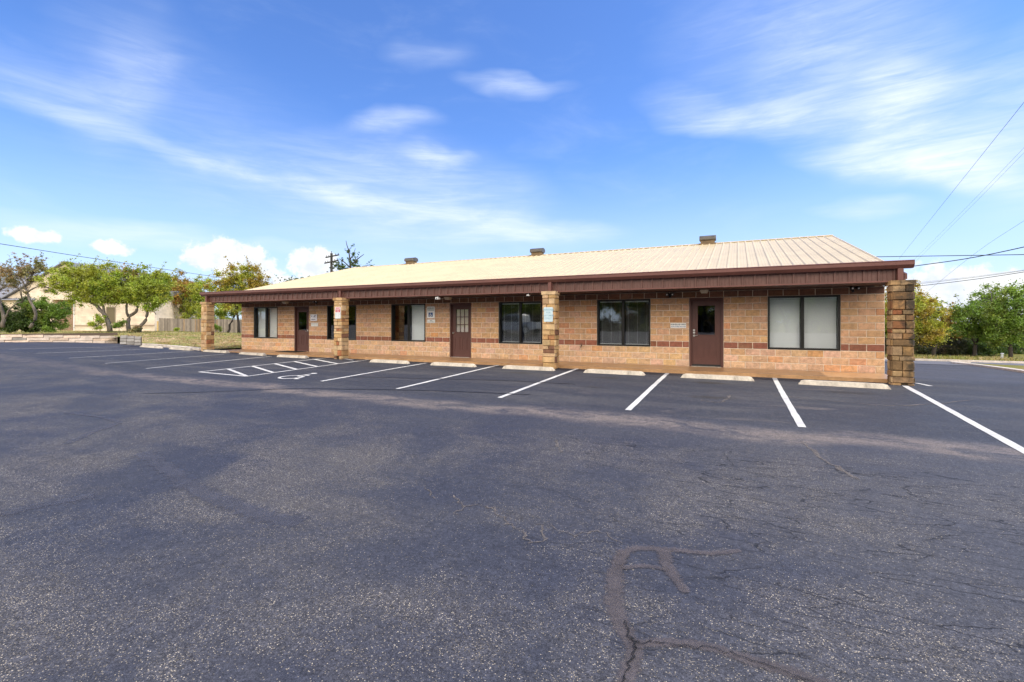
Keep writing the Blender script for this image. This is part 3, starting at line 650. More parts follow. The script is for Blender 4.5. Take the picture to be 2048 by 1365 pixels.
for pi, x0 in enumerate(PIL):
    random.seed(50 + pi); x1, y0, y1 = x0 + .42, -2.02, -1.60; zb = float(zlot(x0, y0)) - .12; zt = 2.352; old = pi == 0
    mb = MB(); z = zb; rows = []
    while z < zt - .05:
        h = random.choice([.10, .12, .15, .17, .2, .24]);
        if z + h > zt - .09: h = zt - z
        rows.append((z, z + h)); z += h
    def stone(face, a, b, z0, z1, col):
        g = .004; j = random.uniform(.0, .030); a += g; b -= g; z0 += g; z1 -= g
        P = np.zeros((5, 6, 3)); ins = .012
        for q in range(5):
            for r in range(6):
                u, v = (0, .05, .3, .7, .95, 1)[r], (0, .1, .5, .9, 1)[q]; e = r in (0, 5) or q in (0, 4); t = a + (b - a) * u; w = z0 + (z1 - z0) * v; o = ins if e else -j * .7 - random.uniform(0, .006)
                P[q, r] = {'f': (t, y0 + o, w), 'b': (x0 + x1 - t, y1 - o, w), 'l': (x0 + o, y0 + y1 - t, w), 'r': (x1 - o, t, w)}[face]
        mb.grid(P, col)
    for face, A, B in (('f', x0, x1), ('b', x0, x1), ('l', y0, y1), ('r', y0, y1)):
        for ri, (z0, z1) in enumerate(rows):
            cuts = [A]; 
            while cuts[-1] < B - .12:
                nx_ = cuts[-1] + random.choice([.14, .2, .26, .34, .42])
                cuts.append(B if nx_ > B - .11 else nx_)
            if cuts[-1] < B: cuts[-1] = B
            if face == 'f' and ri < 2:                     # drain opening at the foot
                m0, m1 = (A + .17, A + .29) if not old else (A + .18, A + .30)
                if z1 < zb + .32: cuts = None; [stone(face, p, q, z0, z1, stonecol(old)) for p, q in ((A, m0), (m1, B))]
            if cuts:
                for p, q in zip(cuts[:-1], cuts[1:]): stone(face, p, q, z0, z1, stonecol(old))
    # cap course
    z0, z1 = 2.352, 2.462; c = .035
    for (p, q) in ((x0 - c, x0 + .16), (x0 + .165, x1 + c)):
        mb.box(p, q, y0 - c, y1 + .02, z0, z1, stonecol(old))
    t = mb.build('stone_pillar', M_STONE2 if old else M_STONE, bld, color=True)
    if old: t['label'] = 'stone pillar stained black with mould'
    mb = MB(); mb.box(x0 + .010, x1 - .010, y0 + .014 if False else y0 + .06, y1 - .010, zb, 2.35); mb.build('mortar_core', M_JOINT, t)
    mb = MB(); xc = x0 + (.30 if pi else .07) if False else x0 + .14; 
    mb.box(xc, xc + .11, -1.90, -1.765, 2.46, 2.77); mb.build('downspout', M_BROWN, bld)

# windows and doors
def window(i, x0, x1, mode):
    o = empty('window', (0, 0, 0)); o.parent = bld
    z0, z1 = WZ; mb = MB(); t = .055; d0, d1 = -.004, .15; xm = (x0 + x1) / 2 - .01
    mb.box(x0, x0 + t, d0, d1, z0, z1); mb.box(x1 - t, x1, d0, d1, z0, z1); mb.box(x0 + t, x1 - t, d0, d1, z1 - t, z1); mb.box(x0 + t, x1 - t, d0, d1, z0, z0 + t)
    mb.box(xm - .045, xm + .045, .045, d1 - .002, z0 + t, z1 - t)
    mb.box(xm - .03, xm + .03, .02, .044, z0 + t, z1 - t)
    mb.build('frame', M_FRAME, o)
    mb = MB(); mb.box(x0, x1, .16, .185, z0 - .01, z0 + .02); mb.build('sill', M_WHITE, o)
    for k, (a, b) in enumerate(((x0 + t, xm - .045), (xm + .045, x1 - t))):
        yg = .085 if k else .105
        g = MB(); g.face([(a, yg, z0 + t), (b, yg, z0 + t), (b, yg, z1 - t), (a, yg, z1 - t)]); g.build('pane', M_GLASS, o)
        md = mode[k]
        if md is None: continue
        s = MB(); ang = R(84 if md == 'shut' else 8); zt_ = z1 - t - .03; zb_ = z0 + t + .02; nsl = int((zt_ - zb_) / .0225); cy = .225
        s.box(a + .005, b - .005, cy - .02, cy + .02, zt_ - .012, zt_ + .03); s.box(a + .01, b - .01, cy - .013, cy + .013, zb_ - .018, zb_)
        for q in range(nsl):
            z = zb_ + .012 + q * (zt_ - zb_ - .02) / nsl; dy, dz = .0125 * math.cos(ang), .0125 * math.sin(ang)
            s.face([(a + .01, cy - dy, z - dz), (b - .01, cy - dy, z - dz), (b - .01, cy + dy, z + dz), (a + .01, cy + dy, z + dz)])
        for u in (.12, .5, .88):
            xx = a + (b - a) * u; s.box(xx - .002, xx + .002, cy - .016, cy - .0145, zb_, zt_)
        s.build('blind', M_BLIND, o)
MODES = [('shut', 'shut'), ('open', 'open'), ('open', 'open'), (None, 'shut'), (None, None), ('shut', 'shut')]
for i, (w, md) in enumerate(zip(WINS, MODES)): window(i, w[0], w[1], md)
def door(i, x0, x1, style):
    o = empty('door', (0, 0, 0)); o.parent = bld; z1 = DZ[1]; f = .065; d0, d1 = .0, .17
    yl = .075
    mb = MB(); mb.box(x0, x0 + f, d0, d1, 0, z1); mb.box(x1 - f, x1, d0, d1, 0, z1); mb.box(x0 + f, x1 - f, d0, d1, z1 - .075, z1)
    mb.box(x0 + f, x0 + f + .012, yl - .02, d1, 0, z1 - .075); mb.box(x1 - f - .012, x1 - f, yl - .02, d1, 0, z1 - .075)
    mb.build('door_frame', M_DOOR, o)
    a, b = x0 + f + .014, x1 - f - .014; w = b - a; zt = z1 - .082
    if style == 'full': lx0, lx1, lz0, lz1 = a + .17, b - .17, 1.03, 1.98
    elif style == 'nine': lx0, lx1, lz0, lz1 = a + .17, b - .09, 1.04, 1.97
    else: lx0, lx1, lz0, lz1 = a + .12, b - .14, 1.04, 1.95
    lf = MB(); z0 = .012
    for (p, q, r, s) in ((a, lx0, z0, zt), (lx1, b, z0, zt), (lx0, lx1, z0, lz0), (lx0, lx1, lz1, zt)): lf.box(p, q, yl, yl + .045, r, s)
    for (p, q, r, s) in ((lx0 - .03, lx0 + .004, lz0 - .03, lz1 + .03), (lx1 - .004, lx1 + .03, lz0 - .03, lz1 + .03), (lx0 + .004, lx1 - .004, lz0 - .03, lz0 + .004), (lx0 + .004, lx1 - .004, lz1 - .004, lz1 + .03)): lf.box(p, q, yl - .014, yl, r, s)
    m_ = (a + b) / 2
    for (p, q) in ((a + .13, m_ - .05), (m_ + .05, b - .13)):        # pressed panels
        for (u0, u1, v0, v1) in ((p, q, .30, .318), (p, q, .81, .828), (p, p + .018, .318, .81), (q - .018, q, .318, .81)): lf.box(u0, u1, yl - .009, yl, v0, v1)
        lf.box(p + .05, q - .05, yl - .007, yl, .37, .76)
    if style == 'nine':
        for k in (1, 2):
            x = lx0 + (lx1 - lx0) * k / 3; lf.box(x - .012, x + .012, yl + .002, yl + .03, lz0, lz1)
            z = lz0 + (lz1 - lz0) * k / 3; lf.box(lx0, lx1, yl + .003, yl + .029, z - .012, z + .012)
    leaf = lf.build('door_leaf', M_DOOR, o)
    g = MB(); g.face([(lx0, yl + .02, lz0), (lx1, yl + .02, lz0), (lx1, yl + .02, lz1), (lx0, yl + .02, lz1)]); g.build('pane', M_GLASS, leaf)
    if style == 'nine':
        c = MB(); c.face([(lx0, yl + .07, lz0), (lx1, yl + .07, lz0), (lx1, yl + .07, lz1), (lx0, yl + .07, lz1)]); c.build('curtain', mat('curtain', (.78, .70, .62), .9, .06, 6), leaf)
    h = MB(); hx = a + .065 if style != 'left' else b - .065
    def disc(z, r, t=.02): h.tube([(hx, yl - .001, z), (hx, yl - t, z)], r, 14)
    if style == 'nine': disc(1.0, .03); h.tube([(hx, yl - .01, 1.0), (hx, yl - .05, 1.0), (hx, yl - .075, 1.0)], [.013, .03, .02], 12)
    elif style == 'full':
        disc(1.18, .034, .025); disc(1.10, .034); disc(1.0, .034); h.tube([(hx, yl - .02, 1.0), (hx, yl - .06, 1.0)], .012, 8); h.tube([(hx, yl - .055, 1.0), (hx + .11, yl - .055, 1.012)], .012, 8)
    else:
        disc(1.05, .034); disc(1.0, .03); h.tube([(hx, yl - .02, 1.0), (hx, yl - .06, 1.0)], .012, 8); h.tube([(hx, yl - .055, 1.0), (hx - .11, yl - .055, 1.0)], .013, 8)
    h.build('door_handle', M_STEEL, leaf)
    t = MB(); t.box(x0 + f, x1 - f, -.03, d1, .0005, .011); t.build('threshold', M_STEEL, o)
    if style == 'full':
        s = MB(); s.box(a + .01, b - .01, yl - .006, yl - .0005, .016, .075); s.build('door_sweep', M_BLACK, leaf)
for i, (d, st) in enumerate(zip(DOORS, ('full', 'nine', 'left'))): door(i, d[0], d[1], st)

# ------------------------------------------------------------------ lettering
def text_mesh(s, size, mat_, parent, loc, name='lettering', bold=.0):
    cu = bpy.data.curves.new(name, 'FONT'); cu.body = s; cu.size = size; cu.align_x = 'CENTER'; cu.align_y = 'CENTER'; cu.offset = bold; cu.resolution_u = 3
    t = bpy.data.objects.new('tmp_text', cu); C.objects.link(t); bpy.context.view_layer.update()
    me = bpy.data.meshes.new_from_object(t.evaluated_get(bpy.context.evaluated_depsgraph_get())); me.name = name
    bpy.data.objects.remove(t); me.materials.clear(); me.materials.append(mat_)
    o = bpy.data.objects.new(name, me); C.objects.link(o); o.parent = parent; o.location = loc; o.rotation_euler = (R(90), 0, 0); return o
INK = mat('sign_ink', (.03, .035, .05), .5); INKB = mat('sign_blue', (.02, .08, .25), .5); INKG = mat('sign_green', (.05, .13, .11), .5)
RED = mat('sign_red', (.55, .035, .06), .5); PALEB = mat('faded_sign_blue', (.56, .68, .72), .5, .04, 6); INKF = mat('faded_ink', (.24, .42, .50), .5); SGW = mat('sign_white', (.80, .81, .79), .45, .03, 6); GREYI = mat('grey_ink', (.42, .42, .46), .5)
def sign(px0, py0, px1, py1, Y, name, label, cat, base, thick=.006, rounded=False, group=None):
    A, B = onY(px0, py0, Y), onY(px1, py1, Y); w, h = B[0] - A[0], A[2] - B[2]; cx, cz = (A[0] + B[0]) / 2, (A[2] + B[2]) / 2
    o = empty(name, (cx, Y, cz), 0, label, cat, group); mb = MB()
    if rounded:
        r = .035; pl = []
        for (sx_, sz_, a0) in ((1, 1, 0), (-1, 1, 90), (-1, -1, 180), (1, -1, 270)): pl += [(sx_ * (w / 2 - r) + r * math.cos(R(a0 + k * 22.5)), sz_ * (h / 2 - r) + r * math.sin(R(a0 + k * 22.5))) for k in range(5)]
        mb.prism(pl, 'y', 0, thick)
    else: mb.box(-w / 2, w / 2, 0, thick, -h / 2, h / 2)
    mb.build('sign_panel', base, o); return o, w, h
def bar(o, x0, x1, z0, z1, m, y=-.0025, name='mark'):
    mb = MB(); mb.box(x0, x1, y, .0002 if False else -.0004, z0, z1); return mb.build(name, m, o)
YW = -.035; YP = -2.05
o, w, h = sign(853.5, 613.5, 869.5, 637, YW, 'accessible_parking_sign', 'tall white reserved parking sign with blue wheelchair symbol beside nine-pane door', 'sign', SGW, rounded=True)
text_mesh('RESERVED', .072, INKG, o, (0, -.003, h * .335), bold=.001); text_mesh('PARKING', .078, INKG, o, (0, -.003, h * .195), bold=.001)
bar(o, -w * .27, w * .25, -h * .37, -h * .02, INKB, -.004, 'symbol_panel')
mb = MB(); s_ = .16
def ring(cx, cz, r, t, a0, a1, n=16):
    for k in range(n):
        a, b = R(a0 + (a1 - a0) * k / n), R(a0 + (a1 - a0) * (k + 1) / n)
        mb.face([(cx + (r + t) * math.cos(a), -.0055, cz + (r + t) * math.sin(a)), (cx + (r - t) * math.cos(a), -.0055, cz + (r - t) * math.sin(a)), (cx + (r - t) * math.cos(b), -.0055, cz + (r - t) * math.sin(b)), (cx + (r + t) * math.cos(b), -.0055, cz + (r + t) * math.sin(b))])
ring(-.016, -h * .255, .042, .009, 130, 380); mb.box(-.026, -.008, -.0055, -.0045, -h * .25, -h * .10); mb.box(-.008, .038, -.0055, -.0045, -h * .215, -h * .19); mb.box(.028, .046, -.0055, -.0045, -h * .31, -h * .215); mb.box(.046, .068, -.0055, -.0045, -h * .325, -h * .30)
ring(-.017, -h * .068, .006, .008, 0, 360, 10); mb.build('wheelchair_symbol', SGW, o)
o, w, h = sign(854.5, 639.5, 870, 646.5, YW, 'van_accessible_plate', 'small white plate fixed under the wheelchair parking sign', 'sign', SGW, rounded=False)
text_mesh('VAN', .06, INK, o, (0, -.003, h * .2), bold=.001); text_mesh('ACCESSIBLE', .055, INK, o, (0, -.003, -h * .2))
o, w, h = sign(670.2, 614.6, 681, 637.4, YP, 'tow_warning_sign', 'red and white tow warning sign on a stone pillar', 'sign', SGW)
bar(o, -w * .42, w * .42, h * .385, h * .45, RED, name='header_bar'); bar(o, -w * .42, w * .42, h * .04, h * .30, RED, name='red_panel')
text_mesh('TOW', .072, SGW, o, (0, -.0045, h * .225), bold=.001); text_mesh('ZONE', .056, SGW, o, (0, -.0045, h * .10), bold=.001); text_mesh('PARKING', .052, RED, o, (0, -.003, h * .342))
for k, tx in enumerate(('UNAUTHORIZED', 'VEHICLES WILL', 'BE TOWED', 'AT OWNERS EXPENSE')): text_mesh(tx, .042 if k < 3 else .033, GREYI, o, (0, -.003, -h * (.07 + .105 * k)))
o, w, h = sign(1087.8, 615, 1105.6, 644, YP, 'faded_parking_sign', 'faded pale blue parking notice on a stone pillar', 'sign', PALEB, rounded=True)
for tx, z, s_ in (('PARKING', .32, .10), ('FOR', .13, .085), ('CUSTOMERS', -.08, .078), ('ONLY', -.27, .095)): text_mesh(tx, s_ * .93, INKF, o, (0, -.003, h * z), bold=.001)
o, w, h = sign(1340.8, 646.8, 1372.2, 656.4, YW, 'surveillance_sign', 'white two-line surveillance sign left of the full-glass lever door', 'sign', SGW)
text_mesh('SURVEILLED AREA', .058, INK, o, (0, -.003, h * .2), bold=.0015); text_mesh('Audio & Video Recorded', .045, INKB, o, (0, -.003, -h * .22), bold=.001)
o, w, h = sign(622, 646.5, 636, 653, YW, 'surveillance_sign', 'small white text sign below the square logo sign by the far left door', 'sign', SGW)
text_mesh('SURVEILLED AREA', .055, INK, o, (0, -.003, h * .2), bold=.001); text_mesh('Audio & Video Recorded', .043, GREYI, o, (0, -.003, -h * .22))
o, w, h = sign(620.8, 629.4, 634, 642.2, YW, 'logo_sign', 'square white sign with dark swoosh logo by the far left door', 'sign', mat('logo_sign_panel', (.72, .72, .78), .45))
mb = MB(); mb.face([(-w * .36, -.003, h * .14), (-w * .22, -.003, h * .14), (-w * .28, -.003, h * .36)])
mb.face([(-w * .02, -.003, h * .12), (w * .12, -.003, h * .16), (w * .38, -.003, h * .34), (w * .3, -.003, h * .36), (w * .08, -.003, h * .30)]); mb.face([(-w * .1, -.003, h * .05), (w * .3, -.003, h * .07), (w * .36, -.003, h * .13), (w * .05, -.003, h * .1)])
mb.build('swoosh_logo', mat('logo_ink', (.05, .05, .12), .5), o)
bar(o, -w * .34, -w * .12, -h * .33, -h * .22, INK); bar(o, -w * .06, w * .16, -h * .33, -h * .23, INK); bar(o, w * .2, w * .34, -h * .32, -h * .23, GREYI)

# lamps and small fittings
M_GLOW = mat('lamp_lens', (.85, .85, .82), .15)
def flood(px, py, label, yaw=0):
    P = onY(px, py, -.03); o = empty('security_light', (P[0], -.03, P[2]), R(yaw), label, 'lamp', 'twin-head security lights under the eave')
    mb = MB(); mb.tube([(0, 0, .03), (0, -.035, .03)], .055, 12); mb.tube([(0, -.03, .0), (0, -.05, -.05), (0, -.06, -.075)], [.035, .032, .02], 8); mb.build('mount', M_BLACK, o)
    for s in (-1, 1):
        mb = MB(); mb.tube([(s * .02, -.03, .03), (s * .06, -.06, .045), (s * .075, -.10, .05), (s * .085, -.16, .03)], [.014, .03, .05, .052], 12); hd = mb.build('lamp_head', M_BLACK, o)
        mb = MB(); mb.tube([(s * .0852, -.161, .0297), (s * .0858, -.164, .029)], .022, 12); mb.build('lens', M_GLOW, hd)
flood(634, 605.5, 'black twin security light right of the far left door')
flood(1340.5, 592, 'black twin security light left of the lever door', 0)
flood(1703.5, 580, 'black twin security light above the right end window', 25)
def soffit_lamp(px, py, label):
    P = onY(px, py, -.55); o = empty('soffit_lamp', (P[0], -.55, 2.455), 0, label, 'lamp', 'square soffit lamps above the doors')
    mb = MB(); mb.box(-.13, .13, -.13, .13, -.014, 0); mb.build('mounting_plate', mat('lamp_bronze', (.30, .25, .18), .5), o)
    mb = MB(); k = 0; top, bot = .12, .085
    mb.v += [(-top, -top, -.0142), (top, -top, -.0142), (top, top, -.0142), (-top, top, -.0142), (-bot, -bot, -.11), (bot, -bot, -.11), (bot, bot, -.11), (-bot, bot, -.11)]
    for f in ((7, 6, 5, 4), (0, 4, 5, 1), (1, 5, 6, 2), (2, 6, 7, 3), (3, 7, 4, 0)): mb.f.append(f); mb.c.append((1, 1, 1))
    mb.build('diffuser', mat('lamp_diffuser', (.52, .45, .33), .4), o)
soffit_lamp(1408.5, 580, 'tan square soffit lamp above the lever door'); soffit_lamp(896, 594.5, 'tan square soffit lamp above the nine-pane door'); soffit_lamp(571, 603.5, 'tan square soffit lamp above the far left door')
def camera_box(px, py, label, s):
    P = onY(px, py, -1.68); o = empty('security_camera', (P[0], -1.68, 2.438), 0, label, 'camera')
    mb = MB(); mb.tube([(0, 0, 0), (0, 0, -.045)], .022 * s, 8); mb.build('bracket', M_WHITE, o)
    mb = MB(); mb.prism([(-.055 * s, -.05), (-.06 * s, -.075), (-.05 * s, -.14 * s), (.05 * s, -.14 * s), (.06 * s, -.075), (.055 * s, -.05)], 'y', -.10 * s, .08 * s); mb.build('housing', M_WHITE, o)
    mb = MB(); mb.tube([(0, -.101 * s, -.095), (0, -.104 * s, -.095)], .028 * s, 10); mb.build('lens', M_BLACK, o)
camera_box(876, 593.5, 'white box camera under the eave left of the nine-pane door', .95); camera_box(1057, 587, 'small white camera under the eave left of a pillar', .7)
P = onY(1163.5, 692, -.03); o = empty('water_spigot', (P[0], -.03, P[2]), 0, 'small brass water spigot on the wall below the red band', 'spigot')
M_BRASS = mat('old_brass', (.16, .11, .07), .5, metal=.6)
mb = MB(); mb.tube([(0, .03, 0), (0, -.07, 0), (0, -.11, -.02), (0, -.12, -.07)], [.018, .02, .02, .016], 10); mb.build('spout', M_BRASS, o)
mb = MB(); mb.tube([(0, -.05, .0), (0, -.05, .07)], .01, 8); mb.tube([(0, -.05, .065), (0, -.05, .078)], .042, 12); mb.build('tap_handle', M_BRASS, o)
mb = MB(); a, b = -23.75, -22.45; mb.box(a, b, -.86, -.10, .001, .016)
for k in range(22): y = -.84 + k * .033; mb.box(a + .02, b - .02, y, y + .014, .0162, .021)
tag(mb.build('door_mat', mat('rubber_mat', (.016, .015, .014), .95, .2, 20)), 'black ribbed door mat in front of the far left door', 'door mat')

# wheel stops
mb = MB(); Lw, hb, ht, hh = .91, .095, .06, .106
nseg = 14; rows = []
for i in range(nseg + 1):
    t = -1 + 2 * i / nseg; e = abs(t) > .995; x = t * Lw; k = .82 if e else 1.
    j = lambda a: a + rng.normal(0, .0022)
    xi = x * (.93 if e else 1.)
    rows.append([(x, -hb, -.06), (x, -hb, 0), (xi, j(-ht) , hh * k * (1 + rng.normal(0, .02))), (xi, j(ht), hh * k * (1 + rng.normal(0, .02))), (x, hb, 0), (x, hb, -.06)])
mb.grid(np.array(rows))
for e, fl in ((0, False), (-1, True)):
    q = rows[e]; mb.face([q[0], q[1], q[2], q[3], q[4], q[5]][::1 if fl else -1])
stop0 = mb.build('wheel_stop', mat('weathered_stop', (.52, .46, .37), .85, .18, 4, .35, 60, dirt=.30, dirtcol=(.20, .16, .12), ds=3.2)); bpy.data.objects.remove(stop0, do_unlink=False) if False else None
STOPS = [(-1.40, -2.74, -3, 'chipped concrete wheel stop beside the mouldy right end pillar'), (-4.18, -2.52, 0, 'concrete wheel stop in front of the full-glass lever door'), (-6.98, -2.46, 0, 'concrete wheel stop in front of the window with spigot below'),
         (-9.77, -2.42, 0, 'concrete wheel stop directly in front of the pillar with the pale blue sign'), (-12.65, -2.42, 1, 'concrete wheel stop right of the nine-pane door, before a dark window'), (-15.5, -2.4, 0, 'concrete wheel stop in the wheelchair stall, before a half dark window'),
         (-20.98, -2.2, 0, 'concrete wheel stop just left of the hatched aisle'), (-23.75, -2.1, -2, 'concrete wheel stop in front of the far left door'), (-26.5, -2.05, 1, 'concrete wheel stop beside the left end pillar'),
         (-29.3, -2.1, 1, 'concrete wheel stop by the lawn, next after the left end pillar'), (-32.0, -2.1, 2, 'concrete wheel stop farthest left, by the dry grass kerb')]
for i, (x, y, r, lb) in enumerate(STOPS):
    o = stop0 if i == 0 else stop0.copy()
    if i: C.objects.link(o)
    o.location = (x, y, float(zlot(x, y)) + .002); o.rotation_euler = (0, 0, R(r)); tag(o, lb, 'wheel stop', 'concrete wheel stops along the porch')
# ------------------------------------------------------------------ trees and shrubs
def bark(name, c): return mat(name, c, .95, .3, 3, .8, 18, stretch=(1, 1, .35))
M_BARK = bark('oak_bark', (.165, .14, .118)); M_BARKD = bark('dark_bark', (.055, .045, .038))
def leafmat(name, a, b, c, mixw=.25, tr=.45):
    m = bpy.data.materials.new(name); m.use_nodes = True; nt = m.node_tree; nt.nodes.clear(); N = NT(nt); L = nt.links
    ob = N.n('ShaderNodeTexCoord').outputs['Object']; g = N.n('ShaderNodeNewGeometry')
    col = N.mix(N.ss(N.noise(ob, .75, 3, .6), .36, .64), a, b)
    col = N.mix(N.m('MULTIPLY', N.ss(N.noise(N.mapv(ob, (1, 1, 1), (0, 0, 0), (7, 3, 1)), .55, 3, .6), .50, .52), mixw * 3, clamp=True), col, c)
    col = N.mix(1., col, N.mix(g.outputs['Random Per Island'], (.45,) * 3, (1.6,) * 3), 'MULTIPLY')
    d = N.n('ShaderNodeBsdfDiffuse'); t = N.n('ShaderNodeBsdfTranslucent'); L.new(col, d.inputs[0]); L.new(N.mix(1., col, (1.25, 1.2, .6), 'MULTIPLY'), t.inputs[0])
    mx = N.n('ShaderNodeMixShader'); mx.inputs[0].default_value = tr; L.new(d.outputs[0], mx.inputs[1]); L.new(t.outputs[0], mx.inputs[2])
    gl = N.n('ShaderNodeBsdfGlossy'); gl.inputs['Roughness'].default_value = .45; gl.inputs[0].default_value = (.6, .6, .6, 1)
    m2 = N.n('ShaderNodeMixShader'); m2.inputs[0].default_value = .05; L.new(mx.outputs[0], m2.inputs[1]); L.new(gl.outputs[0], m2.inputs[2])
    o = N.n('ShaderNodeOutputMaterial'); L.new(m2.outputs[0], o.inputs[0]); return m
LF = {'bright': leafmat('bright_leaf', (.26, .36, .045), (.36, .41, .06), (.44, .38, .06), .12), 'olive': leafmat('olive_leaf', (.21, .22, .10), (.30, .26, .13), (.30, .20, .11), .3),
      'yellow': leafmat('yellow_leaf', (.43, .42, .06), (.31, .36, .055), (.36, .26, .05), .3), 'orange': leafmat('rusty_leaf', (.32, .24, .05), (.34, .18, .04), (.20, .23, .04), .3),
      'mixed': leafmat('mixed_leaf', (.25, .33, .05), (.36, .37, .065), (.36, .21, .045), .34), 'green': leafmat('green_leaf', (.15, .25, .04), (.22, .33, .055), (.22, .24, .05), .2),
      'dark': leafmat('dark_leaf', (.06, .115, .03), (.10, .165, .04), (.10, .13, .04), .2), 'brush': leafmat('brush_leaf', (.075, .075, .035), (.05, .065, .028), (.12, .085, .05), .25)}
def leaf_mesh(name, cen, rad, n, size, r, flat=.55):
    """n leaf quads scattered in clumps: cen (k,3), rad (k,)"""
    wt = np.where(rad < .17, .12, np.minimum(rad / .3, 2.) ** 2); k = r.choice(len(cen), n, p=wt / wt.sum()); u = r.normal(0, 1, (n, 3)); u /= np.linalg.norm(u, axis=1)[:, None]
    p = cen[k] + u * (rad[k] * np.abs(r.normal(0, .62, n)))[:, None] * np.array([1, 1, .8])
    a = r.normal(0, 1, (n, 3)); a[:, 2] *= flat; a /= np.linalg.norm(a, axis=1)[:, None]
    b = np.cross(a, r.normal(0, 1, (n, 3))); b /= np.linalg.norm(b, axis=1)[:, None]
    s = size * r.uniform(.6, 1.35, n)[:, None]; a = a * s * .5; b = b * s * .27
    V = np.stack([p - a, p + b, p + a, p - b], 1).reshape(-1, 3)
    me = bpy.data.meshes.new(name); me.vertices.add(4 * n); me.vertices.foreach_set('co', V.ravel())
    me.loops.add(4 * n); me.loops.foreach_set('vertex_index', np.arange(4 * n)); me.polygons.add(n)
    me.polygons.foreach_set('loop_start', np.arange(0, 4 * n, 4)); me.update(calc_edges=True); return me
def tree(name, label, cat, base, blobs, n, leaf, stems, seed, d, size=.15, clump=.42, bmat=None, sprigs=0, group=None, ck=26, zf=None):
    """base: pixel of the foot at depth d; blobs: (px, py, rx, ry[, depth offset, weight]); stems: polylines of pixels with a width in px"""
    r = np.random.default_rng(seed); s = d / FPX; B = AT(*base, d)
    o = empty(name, tuple(B), 0, label, cat, group)
    cen = []
    for bl in blobs:
        x, y, rx, ry = bl[:4]; dz = bl[4] if len(bl) > 4 else 0; wgt = bl[5] if len(bl) > 5 else 1
        c = AT(x, y, d + dz); m = max(3, int(ck * wgt * rx * ry / 700)); v = r.normal(0, 1, (m, 3)); v /= np.linalg.norm(v, axis=1)[:, None]
        q = v * (r.uniform(.15, 1.2, m) ** .65)[:, None]; f = np.array([-math.sin(YAW), math.cos(YAW), 0]); e = np.array([math.cos(YAW), math.sin(YAW), 0])
        cen.append(c + (q[:, :1] * rx * e + q[:, 1:2] * (rx + ry) * .5 * f + q[:, 2:] * ry * np.array([0, 0, 1])) * s)
    cen = np.concatenate(cen) - B; rad = clump * r.uniform(.45, 1.25, len(cen))
    tips = []
    for q in range(sprigs):                                # thin shoots standing out of the crown
        c = cen[r.integers(len(cen))]; top = c + np.array([r.normal(0, .5), r.normal(0, .4), r.uniform(.5, 1.3)]); tips.append((c, top))
    sc = [top * t + c * (1 - t) for c, top in tips for t in (.5, .75, 1)]
    allc = np.concatenate([cen, np.array(sc).reshape(-1, 3)]) if sc else cen
    allr = np.concatenate([rad, np.full(len(sc), .16)]) if sc else rad
    w = bpy.data.objects.new('crown', leaf_mesh('crown', allc, allr, int(n * 2.5), size * .88, r)); C.objects.link(w); w.parent = o; w.data.materials.append(LF[leaf])
    mb = MB(); ends = []
    for st in stems:
        pts, w0, w1 = st; P = [AT(x, y, d + (dd[0] if dd else 0)) - B for (x, y, *dd) in pts]; ww = np.linspace(w0, w1, len(P)) * s * .40
        P2, W2 = [], []
        for i in range(len(P) - 1):
            for t in (0, .5): P2.append(P[i] * (1 - t) + P[i + 1] * t + (r.normal(0, .03, 3) if t else 0)); W2.append(ww[i] * (1 - t) + ww[i + 1] * t)
        P2.append(P[-1]); W2.append(ww[-1]); mb.tube(P2, W2, 7); ends += [(p, q_) for p, q_ in zip(P2[len(P2) // 2:], W2[len(W2) // 2:])]
    if ends:
        for c in cen[r.permutation(len(cen))[:min(len(cen), 34)]]:
            e, w_ = min(ends, key=lambda q: np.linalg.norm(q[0] - c)); m_ = (e + c) / 2 + r.normal(0, .15, 3) * np.linalg.norm(c - e) * .4; mb.tube([e, m_, c], [min(w_, .05) * .8, .022, .008], 5)
        for c, top in tips: mb.tube([c, (c + top) / 2 + r.normal(0, .05, 3), top], [.014, .01, .005], 4)
    if mb.v: mb.build('trunk', bmat or M_BARK, o, smooth=True)
    return o
GL = 'oaks on the lawn left of the office'
tr_a = tree('oak_tree', 'sparse grey oak at the left edge rising behind dark bushes', 'tree', (6, 655), [(22, 548, 36, 22, 0, .8), (-20, 560, 40, 30), (30, 565, 24, 10)], 4200, 'olive', [([(6, 655), (8, 640), (2, 615), (-6, 585), (-20, 560)], 10, 4), ([(8, 640), (18, 620), (35, 606), (45, 604)], 5, 2)], 1, 43, .13, .36, sprigs=26, group=GL)
tr_b = tree('oak_tree', 'sparse twisted oak with bare limbs in front of the gabled house', 'tree', (62, 656), [(62, 545, 40, 16, 0, .8), (40, 552, 30, 14), (92, 562, 26, 26, 0, .35), (78, 530, 14, 10), (30, 575, 30, 16, 0, .2)], 4600, 'olive', [([(60, 656), (70, 640), (72, 628), (62, 606), (56, 590), (49, 574), (58, 560), (66, 548)], 8, 3), ([(54, 588), (40, 578), (20, 574), (4, 574)], 4, 2), ([(56, 584), (70, 576), (84, 572), (98, 576)], 4, 2), ([(50, 572), (44, 560), (34, 552)], 4, 2)], 2, 42, .13, .34, sprigs=30, group=GL)
